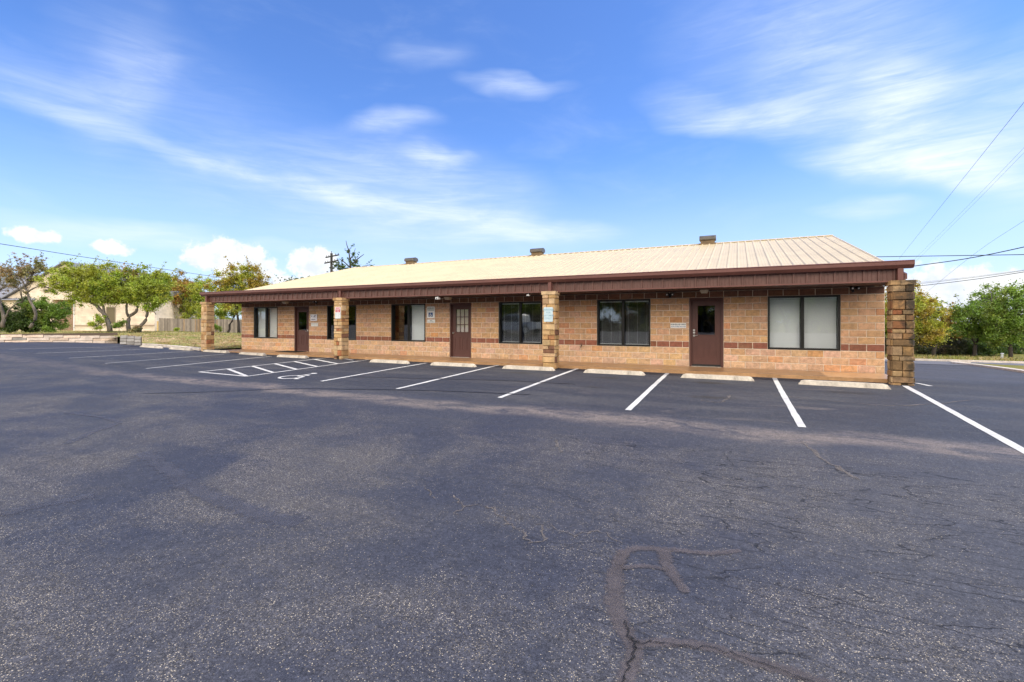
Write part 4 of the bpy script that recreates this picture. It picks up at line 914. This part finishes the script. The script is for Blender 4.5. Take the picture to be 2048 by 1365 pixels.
tr_c = tree('oak_tree', 'leaning bright green oak with forked trunk in front of pale stone wall', 'tree', (220, 663), [(170, 568, 46, 24), (200, 578, 46, 22), (150, 552, 36, 18), (215, 560, 36, 18), (185, 548, 44, 16, 0, .9), (132, 578, 34, 18, 0, .7), (232, 586, 26, 22, 0, .9), (150, 540, 30, 14, 0, .7), (160, 592, 36, 18), (196, 594, 32, 18), (216, 588, 30, 22), (118, 560, 28, 22, 0, .8), (104, 578, 22, 14, 0, .5), (200, 535, 26, 12, 0, .5)], 22000, 'bright', [([(220, 663), (216, 645), (206, 625), (194, 612), (180, 602), (168, 592), (156, 582)], 12, 4), ([(210, 634), (207, 614), (200, 596), (198, 580)], 7, 3), ([(180.3, 602.2), (188, 592), (194, 584)], 5, 2), ([(168, 592), (176, 576), (180, 560)], 4, 2)], 3, 41, .14, .44, sprigs=34, group=GL)
tr_d = tree('oak_tree', 'oak with looping curled trunk in front of pale stone wall', 'tree', (258, 662), [(262, 572, 32, 24), (248, 562, 28, 20), (278, 552, 30, 20), (270, 592, 26, 16), (246, 590, 26, 20), (262, 602, 22, 12)], 11000, 'mixed', [([(258, 662), (256, 645), (260, 632), (272, 624), (276, 616), (268, 604), (268, 588)], 10, 4), ([(257, 634), (253, 620), (254, 606), (260, 596)], 6, 3)], 4, 42, .14, .42, sprigs=22, group=GL)
tr_e = tree('oak_tree', 'slim S-curved oak nearest the grey board fence', 'tree', (279, 664), [(298, 572, 34, 28), (290, 592, 32, 20), (316, 562, 26, 26), (280, 575, 24, 16), (318, 592, 22, 20), (322, 574, 22, 22), (302, 604, 26, 14)], 13000, 'bright', [([(279, 664), (281, 652), (292, 640), (295, 626), (290, 612), (288, 596), (292, 580)], 9, 4), ([(292, 614), (302, 620), (312, 630)], 3, 1.5), ([(291, 612), (300, 598), (306, 584)], 4, 2)], 5, 41, .14, .42, sprigs=20, group=GL)
GF = 'trees behind the board fence'
tr_f = tree('cedar_elm', 'orange tinged tree behind the left end of the board fence', 'tree', (335, 660), [(328, 590, 36, 40), (345, 568, 34, 24), (335, 622, 40, 26), (312, 575, 24, 26)], 13000, 'orange', [([(335, 660), (334, 620), (336, 590)], 8, 3)], 6, 63, .2, .6, sprigs=16, group=GF)
tr_g = tree('cedar_elm', 'green and rust tree behind the middle of the board fence', 'tree', (375, 660), [(378, 576, 34, 28), (368, 612, 36, 34), (394, 596, 26, 34), (352, 590, 26, 26)], 13000, 'mixed', [([(375, 660), (376, 620), (380, 590)], 8, 3)], 7, 62, .2, .6, sprigs=16, group=GF)
tr_h = tree('cedar_elm', 'light green tree showing beside the left end pillar', 'tree', (408, 660), [(408, 582, 28, 28), (405, 622, 34, 30), (430, 628, 30, 30), (465, 622, 34, 34)], 12000, 'bright', [([(408, 660), (408, 620), (410, 595)], 8, 3)], 8, 60, .2, .6, sprigs=10, group=GF)
tr_i = tree('oak_tree', 'big yellow green oak with dark twin trunks behind the left end of the roof', 'tree', (462, 668), [(480, 572, 50, 36), (450, 580, 36, 28), (512, 570, 34, 26), (490, 545, 30, 18), (528, 580, 20, 16), (470, 605, 40, 20, 0, .7)], 15000, 'yellow', [([(455, 668), (459, 650), (468, 634), (474, 620), (478, 600), (482, 580)], 6, 3), ([(478, 668), (477, 645), (474, 625), (470, 608), (466, 590)], 7, 3)], 9, 48, .17, .5, bmat=M_BARKD, sprigs=34)
tr_j = tree('juniper_tree', 'dark rounded treetop just showing over the left of the roof', 'tree', (588, 660), [(588, 562, 16, 13), (600, 580, 24, 20), (566, 572, 12, 8, 0, .6), (620, 560, 8, 6, 0, .5)], 3000, 'dark', [([(588, 660), (588, 600), (590, 570)], 6, 2)], 10, 70, .2, .5, sprigs=14)
tr_k = tree('mesquite_tree', 'open branching tree rising above the roof beside the utility pole', 'tree', (700, 640), [(695, 528, 34, 12, 0, 1.0), (672, 540, 24, 12, 0, 1.), (712, 522, 13, 9, 0, .7), (700, 507, 9, 7, 0, .5), (730, 535, 16, 5, 0, .4), (690, 560, 40, 16)], 2600, 'dark',
           [([(700, 640), (700, 580), (702, 540), (700, 520), (697, 500), (692, 482)], 8, 1.2), ([(701, 536), (690, 526), (678, 518)], 4, 1.2), ([(702, 530), (716, 518), (728, 509)], 4, 1.2), ([(700, 520), (706, 508), (711, 497)], 2.5, 1), ([(701, 545), (684, 534), (670, 522)], 3, 1), ([(702, 542), (724, 534), (740, 530)], 3, 1)], 11, 68, .2, .3, bmat=M_BARKD, sprigs=30)
GB = 'dark bushes by the gabled house'
for i, (bx, bl, lb) in enumerate([((20, 662), [(14, 640, 40, 24), (-16, 634, 30, 28), (40, 648, 34, 17), (24, 654, 40, 9)], 'dark green bush at the far left below the grey oak'), ((60, 662), [(56, 630, 38, 28), (72, 645, 34, 18), (36, 614, 24, 24), (60, 654, 34, 9)], 'dark green bush around the twisted oak'), ((104, 662), [(104, 638, 34, 26), (90, 616, 30, 22), (116, 618, 20, 18, 0, .8), (100, 654, 30, 9)], 'dark green bush nearest the brick wall')]):
    tree('bush', lb, 'shrub', bx, bl, 13000, 'green' if i == 2 else 'dark', [([bx, (bx[0] + 2, 645), (bx[0] - 4, 628)], 4, 2)], 20 + i, 44.5, .14, .42, group=GB, ck=30)
for i, (bx, bl, lf, lb) in enumerate([((200, 662), [(200, 646, 14, 14), (193, 636, 10, 8, 0, .5)], 'bright', 'low green bush at the foot of the leaning oak'), ((238, 663), [(238, 652, 15, 9, 0, .8), (245, 646, 8, 7, 0, .6)], 'green', 'loose leafy shrub between the leaning oak and the curled oak'), ((268, 664), [(268, 657, 9, 6, 0, .8)], 'olive', 'small brown shrub at the foot of the curled oak'),
                                      ((355, 668), [(355, 661, 12, 5, 0, .7)], 'bright', 'low weeds against the foot of the board fence'), ((432, 669), [(432, 660, 9, 7, 0, .9)], 'green', 'small weed bush at the fence right of the left end pillar')]):
    tree('shrub', lb, 'shrub', bx, bl, 1100, lf, [([bx, (bx[0], bx[1] - 7)], 1.5, .8)], 30 + i, 40.5 if i < 3 else 53.5, .13, .26, ck=40)
GR = 'scrub oaks across the street'
def zb(x, y, d): return (x, PY - (float(zr(*(AT(x, 700, d)[:2]))) + .1 - CAM[2]) * FPX / d)
tr_r1 = tree('scrub_oak', 'yellow green oak right behind the mouldy corner pillar', 'tree', zb(1868, 710, 33), [(1842, 632, 36, 34), (1812, 615, 40, 40), (1865, 655, 26, 22), (1836, 605, 22, 18), (1850, 670, 34, 14, 0, .7)], 13000, 'yellow', [([zb(1868, 710, 33), (1872, 690), (1870, 670), (1860, 650), (1850, 635)], 9, 4), ([(1872, 690), (1880, 672), (1884, 655)], 5, 2)], 41, 33, .13, .42, M_BARKD, sprigs=22, group=GR)
tr_r2 = tree('scrub_oak', 'rusty orange tree between the yellow oak and the green oaks', 'tree', zb(1892, 710, 37), [(1886, 632, 20, 18), (1898, 650, 18, 16), (1906, 668, 14, 12)], 5000, 'orange', [([zb(1892, 710, 37), (1893, 680), (1888, 650)], 6, 3)], 42, 37, .14, .42, M_BARKD, sprigs=12, group=GR)
tr_r3 = tree('scrub_oak', 'tall green oak with thin dark top across the street', 'tree', zb(1946, 711, 34), [(1975, 592, 34, 20, 3, .75), (1992, 612, 22, 16, 3, .7), (1962, 604, 18, 14, 3, .7), (1950, 640, 40, 26), (1930, 628, 22, 16, 0, .8), (1968, 660, 36, 22), (1925, 665, 22, 14), (1975, 625, 30, 20)], 15000, 'green', [([zb(1946, 711, 34), (1950, 695), (1956, 680), (1966, 668), (1975, 650), (1980, 620), (1984, 600)], 9, 4), ([(1952, 690), (1942, 676), (1932, 660)], 5, 2)], 43, 34, .13, .44, M_BARKD, sprigs=36, group=GR)
tr_r4 = tree('scrub_oak', 'leafy mid green oak at the right edge across the street', 'tree', zb(2022, 712, 32), [(2030, 618, 34, 34), (2012, 650, 34, 28), (2050, 650, 34, 34), (2040, 590, 22, 16), (2020, 680, 34, 16, 0, .8)], 15000, 'green', [([zb(2022, 712, 32), (2020, 690), (2012, 672), (2016, 650), (2026, 630)], 9, 4), ([(2014, 675), (1998, 664), (1990, 655)], 5, 2)], 44, 32, .13, .44, M_BARKD, sprigs=26, group=GR)
tree('scrub_oak', 'pale green oak showing in the gap behind the corner pillar', 'tree', zb(1768, 709, 36), [(1768, 635, 30, 40), (1740, 640, 30, 34)], 7000, 'bright', [([zb(1768, 709, 36), (1768, 670), (1766, 640)], 8, 3)], 45, 36, .15, .45, M_BARKD, sprigs=12, group=GR)
for i, (x, lf, lb) in enumerate([(1800, 'brush', 'dark brush under the oaks left of the corner pillar'), (1848, 'brush', 'dark brush beneath the yellow green oak'), (1905, 'brush', 'dark olive brush below the rusty tree'), (1930, 'brush', 'brown brush at the foot of the tall green oak'), (1975, 'dark', 'dark green brush between the two green oaks'), (2030, 'dark', 'dark green brush at the right edge of the street')]):
    b = zb(x, 710, 35 + (i % 2) * 1.5)
    tree('brush_thicket', lb, 'shrub', b, [(x, b[1] - 14, 34, 16), (x + 14, b[1] - 30, 26, 16, 2, .9), (x - 16, b[1] - 26, 22, 14, 2, .8)], 5200, lf, [([b, (x + 2, b[1] - 20)], 3, 1.5), ([b, (x - 12, b[1] - 24)], 2.5, 1.2), ([b, (x + 14, b[1] - 26)], 2.5, 1.2)], 50 + i, 35 + (i % 2) * 1.5, .13, .42, M_BARKD, group='dark brush under the scrub oaks', ck=34)

# ------------------------------------------------------------------ house, fence, walls on the left
HD = 57.; hs_ = HD / FPX
def hx(px): return (px - PX) * hs_
HO = AT(PX, 661.5, HD)
house = empty('stone_house', tuple(AT(150, 661.5, HD)), YAW, 'pale stone house with a gable half hidden behind the oaks', 'house')
hX = lambda px: (px - 150) * hs_; hZ = lambda py: (661.5 - py) * hs_
def limestone(name, c1, c2, mo, bw, rh):
    m = bpy.data.materials.new(name); m.use_nodes = True; N = NT(m.node_tree); L = m.node_tree.links; b = m.node_tree.nodes['Principled BSDF']
    s = N.n('ShaderNodeSeparateXYZ'); L.new(N.n('ShaderNodeTexCoord').outputs['Object'], s.inputs[0]); c = N.n('ShaderNodeCombineXYZ'); L.new(N.m('ADD', s.outputs[0], s.outputs[1]), c.inputs[0]); L.new(s.outputs[2], c.inputs[1])
    br = N.n('ShaderNodeTexBrick'); L.new(c.outputs[0], br.inputs[0]); br.offset = .42
    for k, v in (('Color1', c1), ('Color2', c2), ('Mortar', mo)): br.inputs[k].default_value = (*v, 1)
    br.inputs['Scale'].default_value = 1; br.inputs['Brick Width'].default_value = bw; br.inputs['Row Height'].default_value = rh; br.inputs['Mortar Size'].default_value = .012
    col = N.mix(1., br.outputs[0], N.mix(N.ss(N.noise(c.outputs[0], 1.1, 6, .6), .3, .7), (.85,) * 3, (1.12,) * 3), 'MULTIPLY')
    L.new(col, b.inputs['Base Color']); b.inputs['Roughness'].default_value = .9; return m
M_LIME = limestone('house_limestone', (.80, .67, .52), (.72, .59, .45), (.66, .55, .43), .62, .21)
M_HBRICK = limestone('house_brick', (.34, .20, .13), (.42, .27, .17), (.42, .34, .27), .24, .085)
M_SHING = mat('grey_shingles', (.20, .20, .215), .9, .2, 4, .4, 30); M_TRIMH = mat('house_trim', (.36, .29, .21), .7)
mb = MB(); mb.box(hX(-90), hX(104), 0, 9, -.6, hZ(600)); mb.build('left_wall', M_LIME, house)
mb = MB(); mb.prism([(hX(8), hZ(599.9)), (hX(256), hZ(599.9)), (hX(132), hZ(527))], 'y', .02, 12); mb.build('gable_wall', M_LIME, house)
mb = MB(); mb.box(hX(104.5), hX(153), 1.1, 2.19, -.6, hZ(599)); mb.build('brick_wall', M_HBRICK, house)
mb = MB(); mb.box(hX(153.5), hX(314), -.4, 8, -.6, hZ(596)); mb.build('wing_wall', M_LIME, house)
def roofslab(mb, A, B, y0, y1, t=.14): mb.prism([A, B, (B[0], B[1] + t), (A[0], A[1] + t)], 'y', y0, y1)
mb = MB(); roofslab(mb, (hX(2), hZ(602)), (hX(132), hZ(525.5)), -.35, 12.3); roofslab(mb, (hX(132.02), hZ(525.5)), (hX(262), hZ(602)), -.35, 12.3); mb.build('gable_roof', M_SHING, house)
mb = MB(); mb.prism([(-.5, hZ(601)), (7.5, hZ(536)), (15.5, hZ(601))], 'x', hX(-92), hX(70)); mb.build('left_roof', M_SHING, house)
mb = MB(); mb.prism([(-.8, hZ(597)), (3.8, hZ(578)), (8.4, hZ(597))], 'x', hX(151), hX(317)); mb.build('wing_roof', M_SHING, house)
mb = MB(); mb.box(hX(104.5), hX(150.8), .7, 1.08, hZ(602), hZ(598.9)); mb.build('eave_board', M_TRIMH, house)
mb = MB(); mb.box(hX(112), hX(127), 1.05, 1.098, hZ(628), hZ(606)); f_ = mb.build('window', M_TRIMH, house); mb = MB(); mb.box(hX(113), hX(126), 1.02, 1.049, hZ(627), hZ(607)); mb.build('pane', M_DARK, f_)
mb = MB(); mb.box(hX(218), hX(237), -.45, -.402, hZ(648), hZ(614)); f_ = mb.build('window', M_TRIMH, house); mb = MB(); mb.box(hX(219.5), hX(235.5), -.48, -.4505, hZ(646.5), hZ(615.5)); mb.build('pane', mat('house_window', (.16, .13, .08), .2), f_)
mb = MB(); mb.tube([(hX(154.6), -.47, -.1), (hX(154.6), -.47, hZ(599))], .05, 8); mb.build('downspout', M_WHITE, house)
mb = MB(); mb.box(hX(153.5), hX(314), -.46, -.402, hZ(652.5), hZ(650)); mb.build('stone_band', mat('band_stone', (.40, .31, .23), .9, .1, 3), house)
# board fence
M_BOARD = mat('weathered_board', (1, 1, 1), .92, .25, 6, .5, 30, attr=True, stretch=(3, 3, .4))
FA, FB = AT(318, 666.5, 55.5), AT(520, 669.5, 56.5); L_ = np.linalg.norm((FB - FA)[:2]); ang = math.atan2(FB[1] - FA[1], FB[0] - FA[0])
fence = empty('board_fence', tuple(FA), ang, 'weathered grey wooden board fence between the stone house and the office', 'fence')
mb = MB(); x = 0; slope = (FB[2] - FA[2]) / L_
while x < L_:
    w = .14; z = slope * x; c = np.array([.30, .25, .20]) * rng.uniform(.55, 1.15)
    if rng.random() < .12: c = c * np.array([1.15, .95, .7])
    if rng.random() < .06: c = c * .45
    mb.box(x + .004, x + w - .004, -.012 + rng.uniform(0, .012), .02, z - .15, z + 1.70 + rng.normal(0, .018), tuple(c)); x += w
mb.build('boards', M_BOARD, fence, color=True)
for k in range(0, int(L_ / 2.4) + 1):
    mb = MB(); x = .12 + k * 2.4; mb.box(x - .05, x + .05, .0215, .12, slope * x - .3, slope * x + 1.62); mb.build('post', mat('fence_post', (.22, .17, .12), .9, .2, 5), fence)
mb = MB(); mb.box(-.22, -.09, -.02, .10, -.3, 1.36); p_ = mb.build('post', mat('new_post', (.62, .42, .17), .8, .12, 5), fence); p_['label'] = 'pale yellow new end post'
# retaining wall of limestone blocks
M_RWALL = mat('limestone_block', (1, 1, 1), .92, .2, 4, .5, 30, attr=True)
dR = (RW1 - RW0); LR = np.linalg.norm(dR[:2]); angR = math.atan2(dR[1], dR[0])
rw = empty('retaining_wall', tuple(RW0), angR, 'low pale limestone retaining wall at the far left edge of the lot', 'wall'); mb = MB(); sl_ = dR[2] / LR
for c in range(4):
    x = -.3 * (c % 2)
    while x < LR:
        l = rng.uniform(.5, 1.15); a, b = max(x, 0), min(x + l, LR); x += l
        if b - a < .06: continue
        zc = sl_ * (a + b) / 2; col = np.array([.64, .52, .40]) * rng.uniform(.82, 1.14) * (np.array([1, .93, .86]) if rng.random() < .3 else 1)
        if rng.random() < .07: col = np.array([.30, .27, .22])
        o_ = rng.uniform(0, .02); z0 = zc + (-.17 if c == 0 else -.005 + (c - 1) * .165); z1 = zc - .012 if c == 0 else z0 + .158
        k = len(mb.v); mb.box(a + .013, b - .013, o_ + .035 * c, .32, z0, z1 - .012, tuple(col))
mb.build('blocks', M_RWALL, rw, color=True)
mb = MB(); mb.prism([(.06, -.3), (.31, -.3), (.31, .46), (.165, .46)], 'x', 0, LR); mb.build('joint_fill', M_JOINT, rw)
PB = AT(239.5, 684.5, 26.2); pile = empty('block_end_wall', tuple(PB), angR - .35, 'short grey weathered block wall stepping down at the end of the limestone wall', 'wall'); mb = MB()
for c in range(3):
    x = 0.
    for l in (.30, .34, .30)[: 3]:
        zc = -.10 * x; col = np.array([.31, .285, .25]) * rng.uniform(.8, 1.2); mb.box(x + .010, x + l - .010, .02 * c + rng.uniform(0, .02), .3, zc - .12 + c * .165, zc - .12 + (c + 1) * .165 - .026, tuple(col)); x += l
mb.build('blocks', M_RWALL, pile, color=True)
mb = MB(); mb.prism([(0.02, -.14), (.93, -.22), (.93, .24), (.02, .33)], 'y', .07, .29); mb.build('joint_fill', M_JOINT, pile)
mb = MB()                                                   # broken paving at the end of the wall
q = [G(205, 687.5), G(262, 693.5), G(300, 694.5), G(240, 687.5)]
# ------------------------------------------------------------------ utility pole and cables
PO = AT(663, 640, 60); pole = empty('utility_pole', (PO[0], PO[1], 0), 0, 'dark wooden utility pole with two crossarms behind the roof', 'utility pole')
O3 = np.array([PO[0], PO[1], 0.]); M_POLE = mat('pole_wood', (.045, .042, .040), .9, .2, 4)
mb = MB(); mb.tube([(0, 0, -.6), (0, 0, 5), AT(663, 507, 60) - O3], [.19, .17, .15], 10); mb.build('post', M_POLE, pole)
for (a, da, b, db) in (((651.7, 515.4), 61.1, (677.6, 510.2), 58.8), ((649.5, 526.8), 61.2, (676, 521.3), 58.7)):
    A, B = AT(*a, da) - O3, AT(*b, db) - O3; mb = MB(); mb.tube([A, B], .10, 4); arm = mb.build('crossarm', M_POLE, pole)
    for t in (.04, .24, .76, .96):
        P = A + (B - A) * t; mb = MB(); mb.tube([P, P + np.array([0, 0, .12]), P + np.array([0, 0, .13]), P + np.array([0, 0, .24])], [.02, .02, .05, .035], 7); mb.build('insulator', M_POLE, arm)
mb = MB(); mb.tube([AT(663, 507, 60) - O3, AT(663, 503, 60) - O3], [.03, .05], 7); mb.build('insulator', M_POLE, pole)
M_WIRE = mat('cable', (.02, .02, .022), .6)
def wire(label, pts, rad, name='power_line', group='overhead cables'):
    P = [AT(x, y, d) for x, y, d in pts]; Q = []
    for i in range(len(P) - 1):
        p0, p1, p2, p3 = P[max(i - 1, 0)], P[i], P[i + 1], P[min(i + 2, len(P) - 1)]
        for k in range(8):
            t = k / 8; Q.append(.5 * (2 * p1 + (p2 - p0) * t + (2 * p0 - 5 * p1 + 4 * p2 - p3) * t * t + (3 * p1 - p0 - 3 * p2 + p3) * t ** 3))
    Q.append(P[-1]); mb = MB(); mb.tube([q - P[0] for q in Q], rad, 5); o = mb.build(name, M_WIRE, loc=tuple(P[0])); tag(o, label, 'cable', group)
wire('single cable sloping down over the oaks at the left', [(-160, 464, 34), (0, 488, 40), (210, 521, 52), (450, 557, 70)], .026)
wire('steep thin cable climbing to the upper right edge of the sky', [(1798, 518, 90), (1905, 384, 50), (2048, 205, 30), (2190, 28, 22)], .013)
wire('upper of two parallel faint cables left of the steep cable', [(1826, 522, 90), (1930, 418, 60), (2048, 296, 42), (2180, 160, 32)], .009)
wire('lower of two parallel faint cables right of the steep cable', [(1832, 523, 90), (1936, 420, 60), (2054, 300, 42), (2188, 166, 32)], .009)
wire('thin cable slanting up from behind the corner pillar to the right edge', [(1820, 612, 85), (1944, 512, 60), (2048, 442, 46), (2180, 356, 36)], .012)
wire('thick nearly level cable passing behind the roof corner', [(1690, 515, 78), (1900, 512, 70), (2160, 508, 60)], .055)
wire('thick sagging cable rising from the gutter corner to the right', [(1740, 545, 60), (1826, 533, 55), (1935, 517.5, 50), (2048, 494.5, 44), (2160, 466, 38)], .045)
wire('heavier lowest of three cables crossing behind the corner pillar', [(1700, 586, 70), (1832, 573, 62), (1950, 559, 56), (2048, 544.5, 50), (2160, 526, 44)], .035)
wire('middle of three cables crossing behind the corner pillar', [(1700, 581, 70), (1832, 568.5, 62), (1950, 555, 56), (2048, 541.5, 50), (2160, 523, 44)], .022)
wire('uppermost faint one of three cables crossing behind the corner pillar', [(1700, 577, 70), (1832, 566, 62), (1950, 553, 56), (2048, 540.2, 50), (2160, 521, 44)], .012)
b = zb(2003, 714, 30.5); P = AT(b[0], b[1], 30.5)
mk = empty('marker_post', tuple(P), 0, 'small pale marker post at the verge below the right green oak', 'post'); mb = MB(); mb.tube([(0, 0, -.2), (.03, 0, .38)], [.075, .06], 8); mb.build('post', mat('marker_plastic', (.42, .44, .44), .6, .2, 8), mk); mb = MB(); mb.tube([(.03, 0, .381), (.03, 0, .42)], [.10, .06], 8); mb.build('cap', MATS['marker_plastic'], mk)

# ------------------------------------------------------------------ grass blades and litter
def blades(name, n, region, zf, h0, h1, m, seed):
    r = np.random.default_rng(seed); P = []
    while len(P) < n:
        x, y = region(r)
        if x is None: continue
        P.append((x, y))
    P = np.array(P); Z = zf(P[:, 0], P[:, 1]); n = len(P); hgt = r.uniform(h0, h1, n); a = r.uniform(0, 6.28, n); w = r.uniform(.012, .03, n); ln = r.normal(0, .5, (n, 2)) * hgt[:, None]
    B = np.column_stack([P, Z - .01]); D = np.column_stack([np.cos(a) * w, np.sin(a) * w, np.zeros(n)]); T = B + np.column_stack([ln, hgt])
    V = np.stack([B - D, B + D, T], 1).reshape(-1, 3); me = bpy.data.meshes.new(name); me.vertices.add(3 * n); me.vertices.foreach_set('co', V.ravel()); me.loops.add(3 * n); me.loops.foreach_set('vertex_index', np.arange(3 * n)); me.polygons.add(n); me.polygons.foreach_set('loop_start', np.arange(0, 3 * n, 3)); me.update(calc_edges=True)
    o = bpy.data.objects.new(name, me); C.objects.link(o); me.materials.append(m); return tag(o, kind='stuff')
M_BLADE = leafmat('grass_blade', (.17, .19, .045), (.26, .25, .07), (.36, .27, .13), .3, .3); M_STRAW = leafmat('dead_leaf', (.50, .35, .19), (.56, .41, .24), (.34, .20, .10), .3, .1)
def reg_l(r):
    x, y = r.uniform(-56, -22), r.uniform(-14, 28); return (x, y) if lawn_keep(x, y) and x < -27.6 + max(0, y - 18) else (None, None)
tag(blades('lawn_tufts', 26000, reg_l, zlawn, .04, .13, M_BLADE, 5), 'short lawn grass on the bank left of the office', 'grass')
r_ = np.random.default_rng(6); cc = []
while len(cc) < 900:
    x, y = r_.uniform(-44, -27.6), r_.uniform(-2, 22)
    if lawn_keep(x, y) and x > RW1[0] - 1: cc.append((x, y, float(zlawn(x, y)) + .02))
o = bpy.data.objects.new('leaf_litter', leaf_mesh('leaf_litter', np.array(cc), np.full(len(cc), .45) * np.array(1.), 26000, .14, r_, .15)); C.objects.link(o); o.data.materials.append(M_STRAW); tag(o, 'dry tan leaves scattered over the grass bank', 'leaves', kind='stuff')
co_ = np.empty(len(o.data.vertices) * 3); o.data.vertices.foreach_get('co', co_); co_ = co_.reshape(-1, 3); zz = zlawn(co_[:, 0], co_[:, 1]); co_[:, 2] = zz + np.abs(co_[:, 2] - zz) * .10 + .008; o.data.vertices.foreach_set('co', co_.ravel())
def reg_r(r):
    return r.uniform(2, 30), r.uniform(ROAD_F + .1, 27)
tag(blades('roadside_grass', 9000, reg_r, lambda X, Y: zr(X, Y) + .1 + .012 * np.maximum(Y - ROAD_F, 0), .06, .22, M_BLADE, 8), 'rough yellow green grass along the far side of the street', 'grass')

# ------------------------------------------------------------------ what the windows mirror: far side of the lot
TR = [tr_c, tr_i, tr_h, tr_g, tr_r4, tr_r3]
LBL = 'tree on the far side of the lot, mirrored in the windows'
for i in range(30):
    src = TR[(i * 5 + i // 6) % 6]; c = copy_tree(src); x = -78 + i * 3.6 + rng.normal(0, .6); y = -41 - 7 * (i % 2) + rng.normal(0, 1.); k = rng.uniform(1.3, 1.9)
    c.location = (x, y, float(zlot(-5, y)) - .3); c.rotation_euler = (0, 0, rng.uniform(0, 6.28)); c.scale = (k, k, k); c.name = 'lot_edge_tree'; c['label'] = LBL; c['group'] = 'trees along the far side of the lot'; c['category'] = 'tree'
BR = [q for q in C.objects if q.name.startswith('brush_thicket') and q.parent is None]
for i in range(22):
    c = copy_tree(BR[i % len(BR)]); x = -84 + i * 5.2; y = -50 + rng.normal(0, 1.5); k = rng.uniform(2.4, 3.2); c.location = (x, y, float(zlot(-5, y)) - .4); c.rotation_euler = (0, 0, rng.uniform(0, 6.28)); c.scale = (k, k, k)
    c.name = 'lot_edge_thicket'; c['label'] = 'tall thicket on the far side of the lot, mirrored in the windows'; c['group'] = 'thickets along the far side of the lot'; c['category'] = 'shrub'
tk = empty('pickup_truck', (-21.5, -22.3, float(zlot(-21.5, -22.3))), R(8), 'silver pickup truck parked across the lot, mirrored in a dark window', 'truck')
M_CAR = mat('silver_paint', (.62, .64, .66), .25, metal=.6, coat=.5); M_TYRE = mat('tyre_rubber', (.015, .015, .016), .85); M_CGL = mat('car_glass', (.02, .025, .03), .05)
mb = MB(); mb.prism([(-2.8, .5), (-2.75, 1.02), (-2.0, 1.08), (-.95, 1.1), (2.75, 1.1), (2.8, .55), (2.3, .42), (-2.3, .42)], 'y', -.95, .95); body = mb.build('body', M_CAR, tk)
mb = MB(); cab = [(-1.15, 1.101), (-.45, 1.72), (-.1, 1.80), (.9, 1.80), (1.12, 1.70), (1.2, 1.101)]; mb.prism(cab, 'y', -.82, .82); mb.build('cab', M_CAR, tk)
for s in (-1, 1):
    mb = MB(); mb.prism([(-.88, 1.14), (-.38, 1.66), (.22, 1.70), (.22, 1.14)], 'y', s * .822, s * .835); mb.build('side_window', M_CGL, tk); mb = MB(); mb.prism([(.3, 1.14), (.3, 1.70), (.9, 1.68), (1.05, 1.14)], 'y', s * .822, s * .835); mb.build('side_window', M_CGL, tk)
    mb = MB(); mb.box(-.95, -.78, s * 1.0 - .08, s * 1.0 + .08, 1.1, 1.26); mb.build('mirror', M_BLACK, tk)
    for x in (-1.75, 1.75):
        mb = MB(); mb.tube([(x, s * .72, .40), (x, s * .97, .40)], .40, 22); w_ = mb.build('wheel', M_TYRE, tk); mb = MB(); mb.tube([(x, s * .972, .40), (x, s * .985, .40)], .24, 14); mb.build('rim', M_STEEL, w_)
    mb = MB(); mb.box(-2.82, -2.765, s * .78 - .14, s * .78 + .14, .78, .98); mb.build('headlight', M_GLOW, tk)
mb = MB(); mb.prism([(-1.17, 1.14), (-1.10, 1.14), (-.47, 1.70), (-.52, 1.70)], 'y', -.74, .74); mb.build('windscreen', M_CGL, tk)
